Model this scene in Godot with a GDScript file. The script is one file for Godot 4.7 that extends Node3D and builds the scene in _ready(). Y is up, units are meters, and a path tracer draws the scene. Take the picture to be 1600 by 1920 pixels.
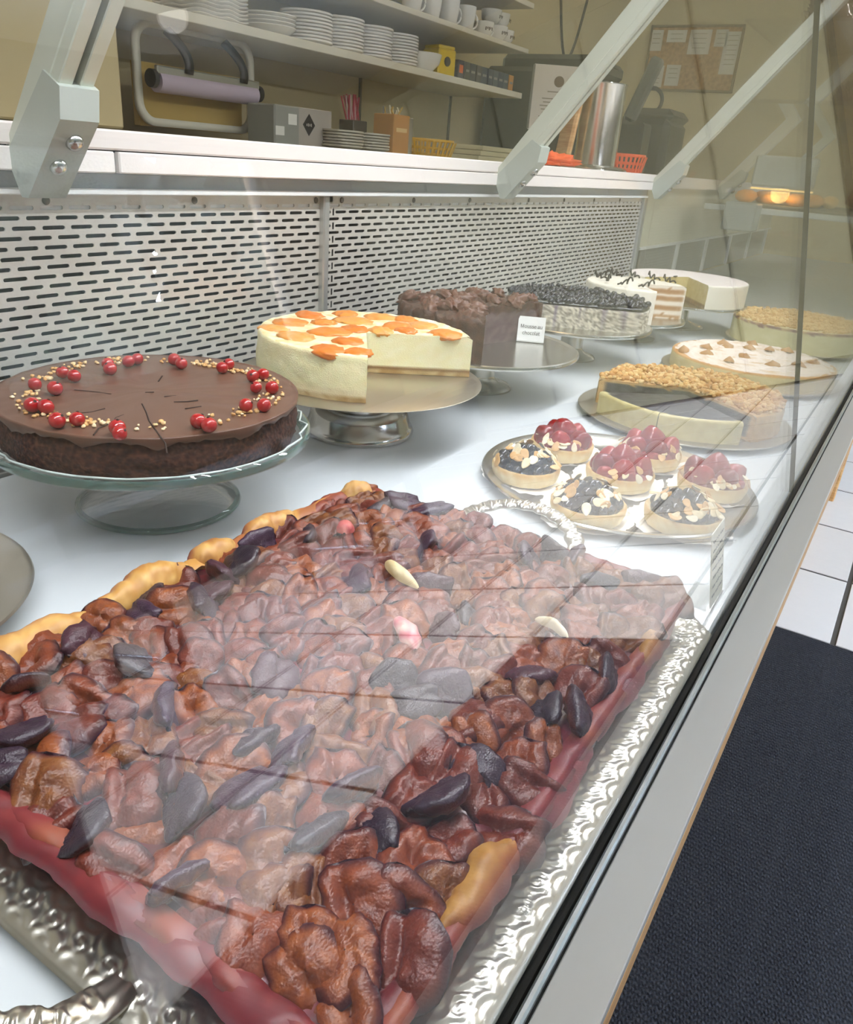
extends Node3D

const BASE := 0.495          # the display floor of the counter
const TILT := 0.19024        # front glass leans back by 10.9 degrees
var rng := RandomNumberGenerator.new()
var nz := FastNoiseLite.new()
var taken := {}
var mats := {}
var texs := {}

func _ready() -> void:
	# ---- camera
	var cam := Camera3D.new()
	cam.name = "camera"
	cam.fov = rad_to_deg(2.0 * atan(960.0 / 1458.8))
	cam.near = 0.02
	cam.far = 80.0
	var pitch := deg_to_rad(24.482)
	var yaw := deg_to_rad(-30.399)
	var roll := deg_to_rad(-4.655)
	var fwd := Vector3(cos(yaw) * cos(pitch), -sin(pitch), sin(yaw) * cos(pitch))
	var right := fwd.cross(Vector3.UP).normalized()
	var down := fwd.cross(right)
	var r2 := right * cos(roll) + down * sin(roll)
	var d2 := down * cos(roll) - right * sin(roll)
	cam.transform = Transform3D(Basis(r2, -d2, -fwd), Vector3(0, 0.84, 0))
	add_child(cam)
	cam.current = true
	# ---- sky, daylight and exposure
	var we := WorldEnvironment.new()
	we.name = "world_environment"
	var env := Environment.new()
	env.background_mode = Environment.BG_SKY
	env.tonemap_mode = Environment.TONE_MAPPER_LINEAR
	env.tonemap_exposure = 0.76
	env.sdfgi_enabled = true
	env.ssao_enabled = true
	env.ssil_enabled = true
	var sky := Sky.new()
	var sm := ProceduralSkyMaterial.new()
	sm.sky_top_color = Color(0.80, 0.88, 1.0)
	sm.sky_horizon_color = Color(0.95, 0.97, 1.0)
	sm.ground_horizon_color = Color(0.55, 0.56, 0.55)
	sm.ground_bottom_color = Color(0.42, 0.42, 0.40)
	sm.sky_energy_multiplier = 6.0
	sm.ground_energy_multiplier = 3.0
	sky.sky_material = sm
	env.sky = sky
	we.environment = env
	add_child(we)
	# ---- ceiling lamps of the shop and of the counter behind
	lamp_panel(Vector3(1.2, 2.66, 1.7), Vector2(1.2, 0.6), 0.35, Color(0.97, 0.98, 1.0), "square white ceiling light panel nearest the entrance mat")
	lamp_panel(Vector3(3.6, 2.66, 1.7), Vector2(1.2, 0.6), 0.35, Color(0.97, 0.98, 1.0), "square white ceiling light panel at the far end of the shop")
	lamp_panel(Vector3(2.6, 2.66, -1.25), Vector2(1.6, 0.3), 0.32, Color(1.0, 0.88, 0.66), "long warm ceiling light panel over the staff aisle")
	case_lamp()
	pendant(Vector3(0.85, 1.98, 1.72), "added unseen pendant fill lamp over the chair nearer the mat")  # both pendants are added fill lights for the floor
	pendant(Vector3(2.15, 1.98, 1.85), "added unseen pendant fill lamp over the chair farther from the mat")
	rng.seed = 11
	nz.seed = 5
	nz.frequency = 1.0
	nz.noise_type = FastNoiseLite.TYPE_SIMPLEX_SMOOTH
	nz.fractal_octaves = 3
	room()
	counter()
	glass_front()
	plum_tart()
	chocolate_cake()
	apricot_cheesecake()
	mousse_cake()
	blueberry_cake()
	layer_cake()
	white_cheesecake()
	crumble_cheesecake()
	meringue_tart()
	poppy_tart()
	tartlet_tray()
	loose_things()
	back_shelves()
	next_counter()
	shop_side()

# ------------------------------------------------------------------ naming
func numbered(n: String) -> String:
	if not taken.has(n):
		taken[n] = 0
		return n
	taken[n] += 1
	return "%s_%03d" % [n, taken[n]]

func thing(called: String, label: String, category: String, at := Vector3.ZERO, turn := 0.0, group := "") -> Node3D:
	var o := Node3D.new()
	o.name = numbered(called)
	add_child(o)
	o.position = at
	o.rotation.y = turn
	tag(o, label, category, group)
	return o

func tag(o: Node3D, label: String, category := "", group := "") -> Node3D:
	o.set_meta("label", label)
	if category: o.set_meta("category", category)
	if group: o.set_meta("group", group)
	return o

func structure(o: Node3D, label := "", category := "") -> Node3D:
	o.set_meta("kind", "structure")
	if label: o.set_meta("label", label)
	if category: o.set_meta("category", category)
	return o

func obj(called: String, m, material: Material, parent: Node3D = null, xf := Transform3D.IDENTITY, label := "") -> MeshInstance3D:
	var o := MeshInstance3D.new()
	o.mesh = bake(m) if m is SurfaceTool else m
	o.material_override = material
	o.transform = xf
	if label: o.set_meta("label", label)
	if parent == null:
		o.name = numbered(called)
		add_child(o)
	else:
		o.name = called
		parent.add_child(o, true)
	return o

func copy_of(o: Node3D, label: String, at: Vector3, turn := 0.0) -> Node3D:
	var base: String = o.name
	if base.length() > 4 and base[base.length() - 4] == "_" and base.right(3).is_valid_int():
		base = base.left(base.length() - 4)
	var c: Node3D = o.duplicate()
	c.name = numbered(base)
	add_child(c)
	c.position = at
	c.rotation.y = turn
	c.set_meta("label", label)
	return c

# ------------------------------------------------------------------ materials
func hexc(h: String) -> Color:
	return Color.html(h)

func mat(h: String, rough := 0.6, metal := 0.0, more := {}) -> StandardMaterial3D:
	var key := "%s|%s|%s|%s" % [h, rough, metal, more]
	if mats.has(key): return mats[key]
	var m := StandardMaterial3D.new()
	m.albedo_color = hexc(h)
	m.roughness = rough
	m.metallic = metal
	if more.has("vc"):
		m.vertex_color_use_as_albedo = true
		m.vertex_color_is_srgb = true
	if more.has("spec"): m.metallic_specular = more.spec
	if more.has("coat"):
		m.clearcoat_enabled = true
		m.clearcoat = more.coat
		m.clearcoat_roughness = more.get("coat_rough", 0.1)
	if more.has("sss"):
		m.subsurf_scatter_enabled = true
		m.subsurf_scatter_strength = more.sss
	if more.has("rim"):
		m.rim_enabled = true
		m.rim = more.rim
	if more.has("bump"):          # [texture key, repeats per metre, depth in centimetres]
		m.heightmap_enabled = true
		m.heightmap_texture = height_tex(more.bump[0])
		m.heightmap_scale = more.bump[2]
		m.uv1_triplanar = true
		m.uv1_scale = Vector3.ONE * more.bump[1]
	if more.has("tint"):          # [texture key, repeats per metre]
		m.albedo_texture = tint_tex(more.tint[0])
		m.uv1_triplanar = true
		m.uv1_scale = more.tint[1] if more.tint[1] is Vector3 else Vector3.ONE * more.tint[1]
	if more.has("wear"):          # roughness varied by a texture
		m.roughness_texture = height_tex(more.wear)
		m.roughness_texture_channel = BaseMaterial3D.TEXTURE_CHANNEL_RED
		m.uv1_triplanar = true
	if more.has("glow"):
		m.emission_enabled = true
		m.emission = hexc(h)
		m.emission_energy_multiplier = more.glow
	if more.has("alpha"):
		m.transparency = BaseMaterial3D.TRANSPARENCY_ALPHA
		m.albedo_color.a = more.alpha
	if more.has("refract"):
		m.refraction_enabled = true
		m.refraction_scale = more.refract
		m.albedo_color.a = more.get("body", 0.0)
	if more.has("back"):
		m.backlight_enabled = true
		m.backlight = hexc(more.back)
	if more.has("two"): m.cull_mode = BaseMaterial3D.CULL_DISABLED
	mats[key] = m
	return m

func noise_image(key: String, size: int) -> Image:
	var f := FastNoiseLite.new()
	f.seed = hash(key) % 1000
	f.noise_type = FastNoiseLite.TYPE_SIMPLEX_SMOOTH
	f.fractal_octaves = 4
	f.frequency = 8.0 / size
	if key.begins_with("fine"): f.frequency = 40.0 / size
	if key.begins_with("crumb"):
		f.noise_type = FastNoiseLite.TYPE_CELLULAR
		f.frequency = 26.0 / size
		f.fractal_octaves = 2
	if key.begins_with("wood"): f.frequency = 6.0 / size
	return f.get_seamless_image(size, size)

func height_tex(key: String) -> Texture2D:
	if texs.has("h" + key): return texs["h" + key]
	var im: Image
	if key == "brushed":
		im = Image.create(256, 256, false, Image.FORMAT_L8)
		var f := noise_image("fine", 256)
		for y in 256:
			for x in 256:
				var v := 0.5 * f.get_pixel((x / 16) % 256, y).r + 0.5 * f.get_pixel((x / 5 + 90) % 256, (y * 3) % 256).r
				im.set_pixel(x, y, Color(v, v, v))
	elif key == "rib":
		im = Image.create(256, 256, false, Image.FORMAT_L8)
		var f := noise_image("fine", 256)
		for y in 256:
			for x in 256:
				var a := sin(x * TAU / 16.0 + 0.8 * sin(y * TAU / 16.0))
				var b := sin(y * TAU / 8.0 + (PI if (x / 16) % 2 == 0 else 0.0))
				var v := 0.5 + 0.25 * a + 0.13 * b + 0.35 * (f.get_pixel(x, y).r - 0.5)
				im.set_pixel(x, y, Color(v, v, v))
	else:
		im = noise_image(key, 256)
	texs["h" + key] = ImageTexture.create_from_image(im)
	return texs["h" + key]

func tint_tex(key: String) -> Texture2D:
	if texs.has("t" + key): return texs["t" + key]
	var ramps := {
		"crumb_dark": ["2e1812", "4a2a1f", "6b4331", 0.0], "fine_sponge": ["e9dfae", "f3ecc4", "fbf7dc", 0.0], "dough": ["c9ac74", "e0c88f", "efdcae", 0.0],
		"fine_white": ["dcd6cc", "f1ece2", "ffffff", 0.0], "wood_oak": ["b98a55", "c99b66", "d9b17c", 1.0], "wood_brown": ["6a4022", "82502b", "9a6436", 1.0],
		"fine_mat": ["191b21", "24262e", "32343d", 0.0], "smudge": ["d8d8d6", "ececea", "ffffff", 0.0], "speck": ["8d7f92", "d8cdbd", "f4efe0", 0.0], "cork": ["96703f", "a98250", "b98f5c", 0.0],
		"foliage": ["0a0d06", "161e0f", "323c20", 0.0],
	}
	var r: Array = ramps[key]
	var size := 256
	var src := noise_image(key, size)
	var im := Image.create(size, size, false, Image.FORMAT_RGB8)
	var a := hexc(r[0])
	var b := hexc(r[1])
	var c := hexc(r[2])
	for y in size:
		for x in size:
			var v: float
			if r[3] > 0.5:
				v = src.get_pixel((x / 12) % size, (y * 3) % size).r * 0.6 + src.get_pixel((x / 4) % size, (y * 7) % size).r * 0.4
			else:
				v = src.get_pixel(x, y).r
			v = clampf((v - 0.5) * 1.7 + 0.5, 0.0, 1.0)
			im.set_pixel(x, y, a.lerp(b, v * 2.0) if v < 0.5 else b.lerp(c, v * 2.0 - 1.0))
	texs["t" + key] = ImageTexture.create_from_image(im)
	return texs["t" + key]

# ------------------------------------------------------------------ shapes
func ns(smooth := true) -> SurfaceTool:
	var st := SurfaceTool.new()
	st.begin(Mesh.PRIMITIVE_TRIANGLES)
	st.set_smooth_group(0 if smooth else 0xFFFFFFFF)
	return st

func bake(st: SurfaceTool) -> ArrayMesh:
	st.generate_normals()
	return st.commit()

func tri(st: SurfaceTool, a: Vector3, b: Vector3, c: Vector3) -> void:
	st.add_vertex(a)
	st.add_vertex(b)
	st.add_vertex(c)

func tri_out(st: SurfaceTool, a: Vector3, b: Vector3, c: Vector3, inside: Vector3) -> void:
	if (c - a).cross(b - a).dot((a + b + c) / 3.0 - inside) < 0.0: tri(st, a, c, b)
	else: tri(st, a, b, c)

func quad_out(st: SurfaceTool, a: Vector3, b: Vector3, c: Vector3, d: Vector3, inside: Vector3) -> void:
	tri_out(st, a, b, c, inside)
	tri_out(st, a, c, d, inside)

func box(st: SurfaceTool, at: Vector3, size: Vector3, bev := 0.0, xf := Transform3D.IDENTITY) -> SurfaceTool:
	st.set_smooth_group(0xFFFFFFFF)
	var h := size / 2.0
	var b := minf(bev, minf(h.x, minf(h.y, h.z)) * 0.9)
	var ctr := xf * at
	var vtx := func(k: int, s: Vector3) -> Vector3:
		var p := Vector3(s.x * (h.x - b), s.y * (h.y - b), s.z * (h.z - b))
		p[k] = s[k] * h[k]
		return xf * (at + p)
	for k in 3:
		var i := (k + 1) % 3
		var j := (k + 2) % 3
		for s in [-1.0, 1.0]:
			var q := []
			for uv in [[-1.0, -1.0], [1.0, -1.0], [1.0, 1.0], [-1.0, 1.0]]:
				var v := Vector3.ZERO
				v[k] = s
				v[i] = uv[0]
				v[j] = uv[1]
				q.append(vtx.call(k, v))
			quad_out(st, q[0], q[1], q[2], q[3], ctr)
	if b > 0.0:
		for k in 3:
			var i := (k + 1) % 3
			var j := (k + 2) % 3
			for si in [-1.0, 1.0]:
				for sj in [-1.0, 1.0]:
					var lo := Vector3.ZERO
					lo[k] = -1.0
					lo[i] = si
					lo[j] = sj
					var hi := lo
					hi[k] = 1.0
					quad_out(st, vtx.call(i, lo), vtx.call(i, hi), vtx.call(j, hi), vtx.call(j, lo), ctr)
		for sx in [-1.0, 1.0]:
			for sy in [-1.0, 1.0]:
				for sz in [-1.0, 1.0]:
					var s := Vector3(sx, sy, sz)
					tri_out(st, vtx.call(0, s), vtx.call(1, s), vtx.call(2, s), ctr)
	return st

func boxm(size: Vector3, bev := 0.0) -> ArrayMesh:
	return bake(box(ns(false), Vector3.ZERO, size, bev))

# rows of points joined by quads; cols: colours per point; ring: each row closes on itself
func rows(st: SurfaceTool, pts: Array, ring := false, flip := false, cols := [], crease := 45.0) -> SurfaceTool:
	var n: int = pts[0].size()
	var m := n if ring else n - 1
	var colored := cols.size() > 0
	var group := 0
	for i in pts.size() - 1:
		if i > 0 and crease < 179.0:
			var k := n / 3
			var u: Vector3 = pts[i][k] - pts[i - 1][k]
			var v: Vector3 = pts[i + 1][k] - pts[i][k]
			if u.length() > 1e-6 and v.length() > 1e-6 and u.angle_to(v) > deg_to_rad(crease): group += 1
		st.set_smooth_group(group)
		var p: PackedVector3Array = pts[i]
		var q: PackedVector3Array = pts[i + 1]
		for j in m:
			var j2 := (j + 1) % n
			var ids := [[p, i, j], [p, i, j2], [q, i + 1, j2], [p, i, j], [q, i + 1, j2], [q, i + 1, j]]
			if flip: ids = [[p, i, j], [q, i + 1, j2], [p, i, j2], [p, i, j], [q, i + 1, j], [q, i + 1, j2]]
			for e in ids:
				if colored: st.set_color(cols[e[1]][e[2]])
				st.add_vertex(e[0][e[2]])
	return st

# lathe: profile of (radius, height), upwards on the outside; wob(angle, index) scales the radius
func lathe(st: SurfaceTool, prof: Array, n := 48, xf := Transform3D.IDENTITY, wob = null, crease := 40.0) -> SurfaceTool:
	var pts := []
	for i in prof.size():
		var row := PackedVector3Array()
		for j in n:
			var a := TAU * j / n
			var r: float = prof[i].x
			if wob != null: r *= wob.call(a, i)
			row.append(xf * Vector3(r * cos(a), prof[i].y, r * sin(a)))
		pts.append(row)
	return rows(st, pts, true, false, [], crease)

# tube along a path; section: points (across, up) or a radius
func sweep(st: SurfaceTool, path: Array, section, closed := false, up := Vector3.UP, caps := true) -> SurfaceTool:
	var sec := []
	if section is float:
		for k in 8: sec.append(Vector2(cos(TAU * k / 8), sin(TAU * k / 8)) * section)
	else: sec = section
	var pts := []
	var n := path.size()
	for i in n:
		var a: Vector3 = path[(i - 1 + n) % n] if closed or i > 0 else path[i]
		var b: Vector3 = path[(i + 1) % n] if closed or i < n - 1 else path[i]
		var t := (b - a).normalized()
		var side := t.cross(up)
		if side.length() < 1e-4: side = t.cross(Vector3.RIGHT)
		side = side.normalized()
		var u := side.cross(t).normalized()
		var row := PackedVector3Array()
		for s in sec: row.append(path[i] + side * s.x + u * s.y)
		pts.append(row)
	if closed: pts.append(pts[0])
	rows(st, pts, true, false, [], 179.0)
	if caps and not closed:
		for e in [[0, 1], [n - 1, n - 2]]:
			var c: Vector3 = path[e[0]]
			st.set_smooth_group(0xFFFFFFFF)
			for k in sec.size():
				tri_out(st, c, pts[e[0]][k], pts[e[0]][(k + 1) % sec.size()], path[e[1]])
	return st

# polygon in x-y pushed out along z by depth (flat sides), placed with xf
func prism(st: SurfaceTool, poly: PackedVector2Array, depth: float, xf := Transform3D.IDENTITY) -> SurfaceTool:
	st.set_smooth_group(0xFFFFFFFF)
	var ids := Geometry2D.triangulate_polygon(poly)
	for z in [[0.0, Vector3(0, 0, 1)], [depth, Vector3(0, 0, -1)]]:
		for i in range(0, ids.size(), 3):
			var a := Vector3(poly[ids[i]].x, poly[ids[i]].y, z[0])
			var b := Vector3(poly[ids[i + 1]].x, poly[ids[i + 1]].y, z[0])
			var c := Vector3(poly[ids[i + 2]].x, poly[ids[i + 2]].y, z[0])
			if (c - a).cross(b - a).dot(-z[1]) < 0.0: tri(st, xf * a, xf * c, xf * b)
			else: tri(st, xf * a, xf * b, xf * c)
	var cw := Geometry2D.is_polygon_clockwise(poly)
	for i in poly.size():
		var p := poly[i]
		var q := poly[(i + 1) % poly.size()]
		var a := xf * Vector3(p.x, p.y, 0)
		var b := xf * Vector3(q.x, q.y, 0)
		var c := xf * Vector3(q.x, q.y, depth)
		var d := xf * Vector3(p.x, p.y, depth)
		if cw:
			tri(st, a, b, c)
			tri(st, a, c, d)
		else:
			tri(st, a, c, b)
			tri(st, a, d, c)
	return st

# a ball with per-direction change: fn(unit direction) -> Vector3
func ball(st: SurfaceTool, fn: Callable, nu := 16, nv := 10, cols = null) -> SurfaceTool:
	var pts := []
	var cc := []
	for i in nv + 1:
		var row := PackedVector3Array()
		var crow := []
		var t := PI * i / nv - PI / 2
		for j in nu:
			var a := TAU * j / nu
			var d := Vector3(cos(t) * cos(a), sin(t), cos(t) * sin(a))
			row.append(fn.call(d))
			if cols != null: crow.append(cols.call(d))
		pts.append(row)
		cc.append(crow)
	return rows(st, pts, true, false, cc if cols != null else [], 179.0)

func ellipsoid(rx: float, ry: float, rz: float, rough := 0.0, f := 3.0, nu := 14, nv := 9, shift := 0.0) -> ArrayMesh:
	return bake(ball(ns(), func(d: Vector3): return Vector3(d.x * rx, d.y * ry, d.z * rz) * (1.0 + rough * nz.get_noise_3dv(d * f + Vector3.ONE * shift)), nu, nv))

func at3(x: float, y: float, z: float) -> Transform3D:
	return Transform3D(Basis.IDENTITY, Vector3(x, y, z))

func turned(e: Vector3, p: Vector3) -> Transform3D:
	return Transform3D(Basis.from_euler(e), p)

func rr(a: float, b: float) -> float:
	return rng.randf_range(a, b)

func lamp_panel(p: Vector3, size: Vector2, energy: float, c: Color, label: String) -> void:
	var t := thing("ceiling_lamp", label, "ceiling lamp", p)
	obj("housing", box(ns(false), Vector3(0, 0.02, 0), Vector3(size.x + 0.06, 0.04, size.y + 0.06), 0.006), mat("e8e8e6", 0.5), t)
	var m := StandardMaterial3D.new()
	m.albedo_color = Color(0.9, 0.9, 0.9)
	m.emission_enabled = true
	m.emission = c
	m.emission_energy_multiplier = 3.0
	obj("diffuser", box(ns(false), Vector3(0, -0.004, 0), Vector3(size.x, 0.008, size.y)), m, t)
	var l := AreaLight3D.new()
	l.name = "lamp_light"
	l.area_size = size
	l.light_energy = energy
	l.light_color = c
	l.area_range = 12.0
	l.shadow_enabled = true
	l.transform = Transform3D(Basis(Vector3.RIGHT, -PI / 2), Vector3(0, -0.012, 0))
	t.add_child(l)

func case_lamp() -> void:
	# tube light under the top bar of the cake counter
	var t := thing("counter_lamp", "slim tube light fixed under the top bar of the cake counter", "lamp", Vector3(1.02, 1.372, -0.275))
	obj("lamp_housing", box(ns(false), Vector3(0, 0.006, 0), Vector3(2.7, 0.012, 0.04), 0.003), mat("d8d8d4", 0.4), t)
	obj("lamp_tube", box(ns(false), Vector3(0, -0.006, 0), Vector3(2.6, 0.012, 0.022), 0.004), mat("f4f8ff", 0.5, 0.0, {"glow": 2.5}), t)
	var l := AreaLight3D.new()
	l.name = "lamp_light"
	l.area_size = Vector2(2.6, 0.022)
	l.light_energy = 3.0
	l.light_color = Color(0.96, 0.98, 1.0)
	l.area_range = 8.0
	l.shadow_enabled = true
	l.transform = Transform3D(Basis(Vector3.RIGHT, -PI / 2), Vector3(0, -0.0135, 0))
	t.add_child(l)

func pendant(p: Vector3, label: String) -> void:  # added lamp hung out of view to brighten the mirrored floor tiles
	var t := thing("added_pendant_lamp", label, "lamp", p, 0.0, "")
	obj("shade", lathe(ns(), [Vector2(0.17, 0.0), Vector2(0.155, 0.05), Vector2(0.10, 0.11), Vector2(0.03, 0.15), Vector2(0.025, 0.15), Vector2(0.094, 0.105), Vector2(0.15, 0.045), Vector2(0.166, 0.0), Vector2(0.17, 0.0)], 40), mat("e6e4de", 0.5, 0.0, {"two": 1}), t)
	obj("cord", lathe(ns(), [Vector2(0.004, 0.14), Vector2(0.004, 0.72)], 8), mat("2a2a2a", 0.6), t)
	obj("bulb", ellipsoid(0.05, 0.05, 0.05), mat("fffaf0", 0.5, 0.0, {"glow": 3.0}), t, at3(0, 0.05, 0))
	var l := SpotLight3D.new()
	l.name = "lamp_light"
	l.light_energy = 8.5
	l.light_color = Color(1.0, 0.98, 0.96)
	l.spot_angle = 40.0
	l.spot_angle_attenuation = 0.8
	l.spot_range = 8.0
	l.spot_attenuation = 2.0
	l.light_size = 0.05
	l.shadow_enabled = true
	l.transform = Transform3D(Basis(Vector3.RIGHT, -PI / 2), Vector3(0, -0.006, 0))
	t.add_child(l)

# ------------------------------------------------------------------ the room
func room() -> void:
	var f := structure(obj("floor", box(ns(false), Vector3(1.6, -0.0513, 0.65), Vector3(8.6, 0.10, 6.4)), mat("4a453f", 0.9)), "white tiled shop floor with dark grout lines", "floor")
	var tm := bake(box(ns(false), Vector3(0, -0.0015, 0), Vector3(0.3190, 0.005, 0.3190), 0.0008))
	var tones := [mat("efe9e3", 0.24, 0.0, {"bump": ["soft", 3.0, 0.03]}), mat("ebe4dd", 0.27, 0.0, {"bump": ["soft", 3.0, 0.03]}), mat("f2ede8", 0.22, 0.0, {"bump": ["soft", 3.0, 0.03]})]
	for i in range(-9, 11):
		for j in range(-3, 8):
			if i < 0 and j < 0: continue
			obj("tile", tm, tones[rng.randi() % 3], f, at3(1.595 + 0.33 * (i + 0.5), 0, 0.703 + 0.33 * (j + 0.5)))
	var wall := mat("c4b899", 0.8)
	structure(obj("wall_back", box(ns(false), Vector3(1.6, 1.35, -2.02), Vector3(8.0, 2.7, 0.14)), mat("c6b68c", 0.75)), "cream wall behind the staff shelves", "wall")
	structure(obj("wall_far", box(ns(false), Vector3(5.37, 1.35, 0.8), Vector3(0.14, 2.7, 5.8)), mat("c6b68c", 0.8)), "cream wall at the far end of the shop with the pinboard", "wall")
	structure(obj("wall_near", box(ns(false), Vector3(-2.27, 1.35, 0.8), Vector3(0.14, 2.7, 5.8)), wall), "cream wall beside the shop door", "wall")
	structure(obj("ceiling", box(ns(false), Vector3(1.6, 2.77, 0.78), Vector3(8.0, 0.14, 5.9)), mat("e6e2d6", 0.9)), "plain white ceiling", "ceiling")
	# front wall with the shop window
	var wf := ns(false)
	box(wf, Vector3(1.55, 0.46, 3.6), Vector3(7.8, 0.92, 0.2))
	box(wf, Vector3(1.55, 2.48, 3.6), Vector3(7.8, 0.44, 0.2))
	box(wf, Vector3(-2.1, 1.59, 3.6), Vector3(0.5, 1.34, 0.2))
	box(wf, Vector3(4.85, 1.59, 3.6), Vector3(1.2, 1.34, 0.2))
	structure(obj("wall_front", wf, mat("8a7660", 0.8)), "street-side wall around the shop window", "wall")
	var w := Node3D.new()
	w.name = "window_1"
	add_child(w)
	structure(w, "wide shop window looking out on trees", "window")
	var fm := mat("4a4038", 0.5)
	for x in [-1.83, 0.1, 2.05, 4.23]:
		obj("window_frame", box(ns(false), Vector3(x, 1.59, 3.58), Vector3(0.06, 1.34, 0.08), 0.006), fm, w)
	for y in [0.95, 2.23]:
		obj("window_frame", box(ns(false), Vector3(1.2, y, 3.58), Vector3(6.1, 0.06, 0.08), 0.006), fm, w)
	for i in 3:
		var a: float = [-1.8, 0.13, 2.08][i]
		var b: float = [0.07, 2.02, 4.2][i]
		obj("pane", box(ns(false), Vector3((a + b) / 2, 1.59, 3.58), Vector3(b - a, 1.22, 0.006)), glass_mat(), w)
	# trees on the street that the glass of the counter mirrors
	var k := 0
	for p in [[Vector3(1.0, 0, 19.5), 3.3], [Vector3(11.5, 0, 19.8), 3.4], [Vector3(-4.0, 0, 12.4), 2.5], [Vector3(5.4, 0, 12.4), 2.5], [Vector3(14.8, 0, 12.6), 2.6], [Vector3(22.5, 0, 20.0), 3.4]]:
		tree(p[0], p[1], ["leafy street tree of the back row, left of the window mullion", "leafy street tree of the back row, right of the middle", "leafy street tree seen left through the shop window", "leafy street tree in the middle behind the shop window", "leafy street tree towards the far end of the shop window", "largest leafy street tree beyond the end of the shop window"][k], k)
		k += 1
	structure(obj("ground", box(ns(false), Vector3(6, -0.12, 16.0), Vector3(60, 0.1, 24.5)), mat("8b8a85", 0.9)), "grey pavement outside the shop window", "pavement")

func tree(p: Vector3, s: float, label: String, k: int) -> void:
	var t := thing("street_tree", label, "tree", p, k * 1.3, "street trees outside the window")
	obj("trunk", lathe(ns(), [Vector2(0.16, 0), Vector2(0.11, 0.5), Vector2(0.10, 1.6), Vector2(0.02, 2.4)], 10), mat("5a4a3a", 0.9), t)
	var st := ns()
	for i in 44:
		var c := Vector3(rr(-1.15, 1.15), rr(0.3, 2.4), rr(-0.5, 0.5)) * Vector3(s * 0.95, s * 0.95, s * 0.6)
		var r := rr(0.28, 0.5) * s
		ball(st, func(d: Vector3): return c + d * r * (1.0 + 0.55 * nz.get_noise_3dv(d * 5.0 + c * 3.0)), 22, 14)
	obj("crown", st, mat("ffffff", 0.8, 0.0, {"tint": ["foliage", 0.9], "bump": ["crumb", 2.0, 8.0]}), t)

func glass_mat() -> StandardMaterial3D:
	return mat("dfe9e2", 0.0, 0.0, {"alpha": 0.015})

# ------------------------------------------------------------------ the counter
var case_node: Node3D

func stadium_sheet(x0: float, nx: int, z: float) -> ArrayMesh:
	# punched steel sheet: staggered rows of rounded slots, each a real hole
	var v := PackedVector3Array()
	var nn := PackedVector3Array()
	var pitch := 0.0337
	var rowh := 0.00993
	var hl := 0.0113
	var hr := 0.0021
	var th := 0.0014
	for j in 27:
		var y := 0.7619 - rowh * j
		for i in nx:
			var cx := x0 + pitch * (i + 0.5) + (pitch / 2 if j % 2 == 1 else 0.0)
			var ins := []
			var outs := []
			var w := pitch / 2
			var h := rowh / 2
			for k in 10:
				var a: float = [-90, -45, 0, 45, 90, 90, 135, 180, 225, 270][k]
				var sx := 1.0 if k < 5 else -1.0
				ins.append(Vector2(cx + sx * hl + cos(deg_to_rad(a)) * hr, y + sin(deg_to_rad(a)) * hr))
				outs.append(Vector2(cx + (sx * hl if k in [0, 4, 5, 9] else sx * w), y + [-h, -h, 0.0, h, h, h, h, 0.0, -h, -h][k]))
			for k in 10:
				var k2 := (k + 1) % 10
				var a := Vector3(outs[k].x, outs[k].y, z)
				var b := Vector3(outs[k2].x, outs[k2].y, z)
				var c := Vector3(ins[k2].x, ins[k2].y, z)
				var d := Vector3(ins[k].x, ins[k].y, z)
				for q in [a, c, b, a, d, c]:
					v.append(q)
					nn.append(Vector3(0, 0, 1))
				var mid: Vector2 = ins[k] - Vector2(cx + (hl if k < 5 else -hl), y)
				var wn := -Vector3(mid.x, mid.y, 0).normalized()
				var e := c - Vector3(0, 0, th)
				var g := d - Vector3(0, 0, th)
				for q in [d, e, c, d, g, e]:
					v.append(q)
					nn.append(wn)
	var arr := []
	arr.resize(Mesh.ARRAY_MAX)
	arr[Mesh.ARRAY_VERTEX] = v
	arr[Mesh.ARRAY_NORMAL] = nn
	var am := ArrayMesh.new()
	am.add_surface_from_arrays(Mesh.PRIMITIVE_TRIANGLES, arr)
	return am

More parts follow.
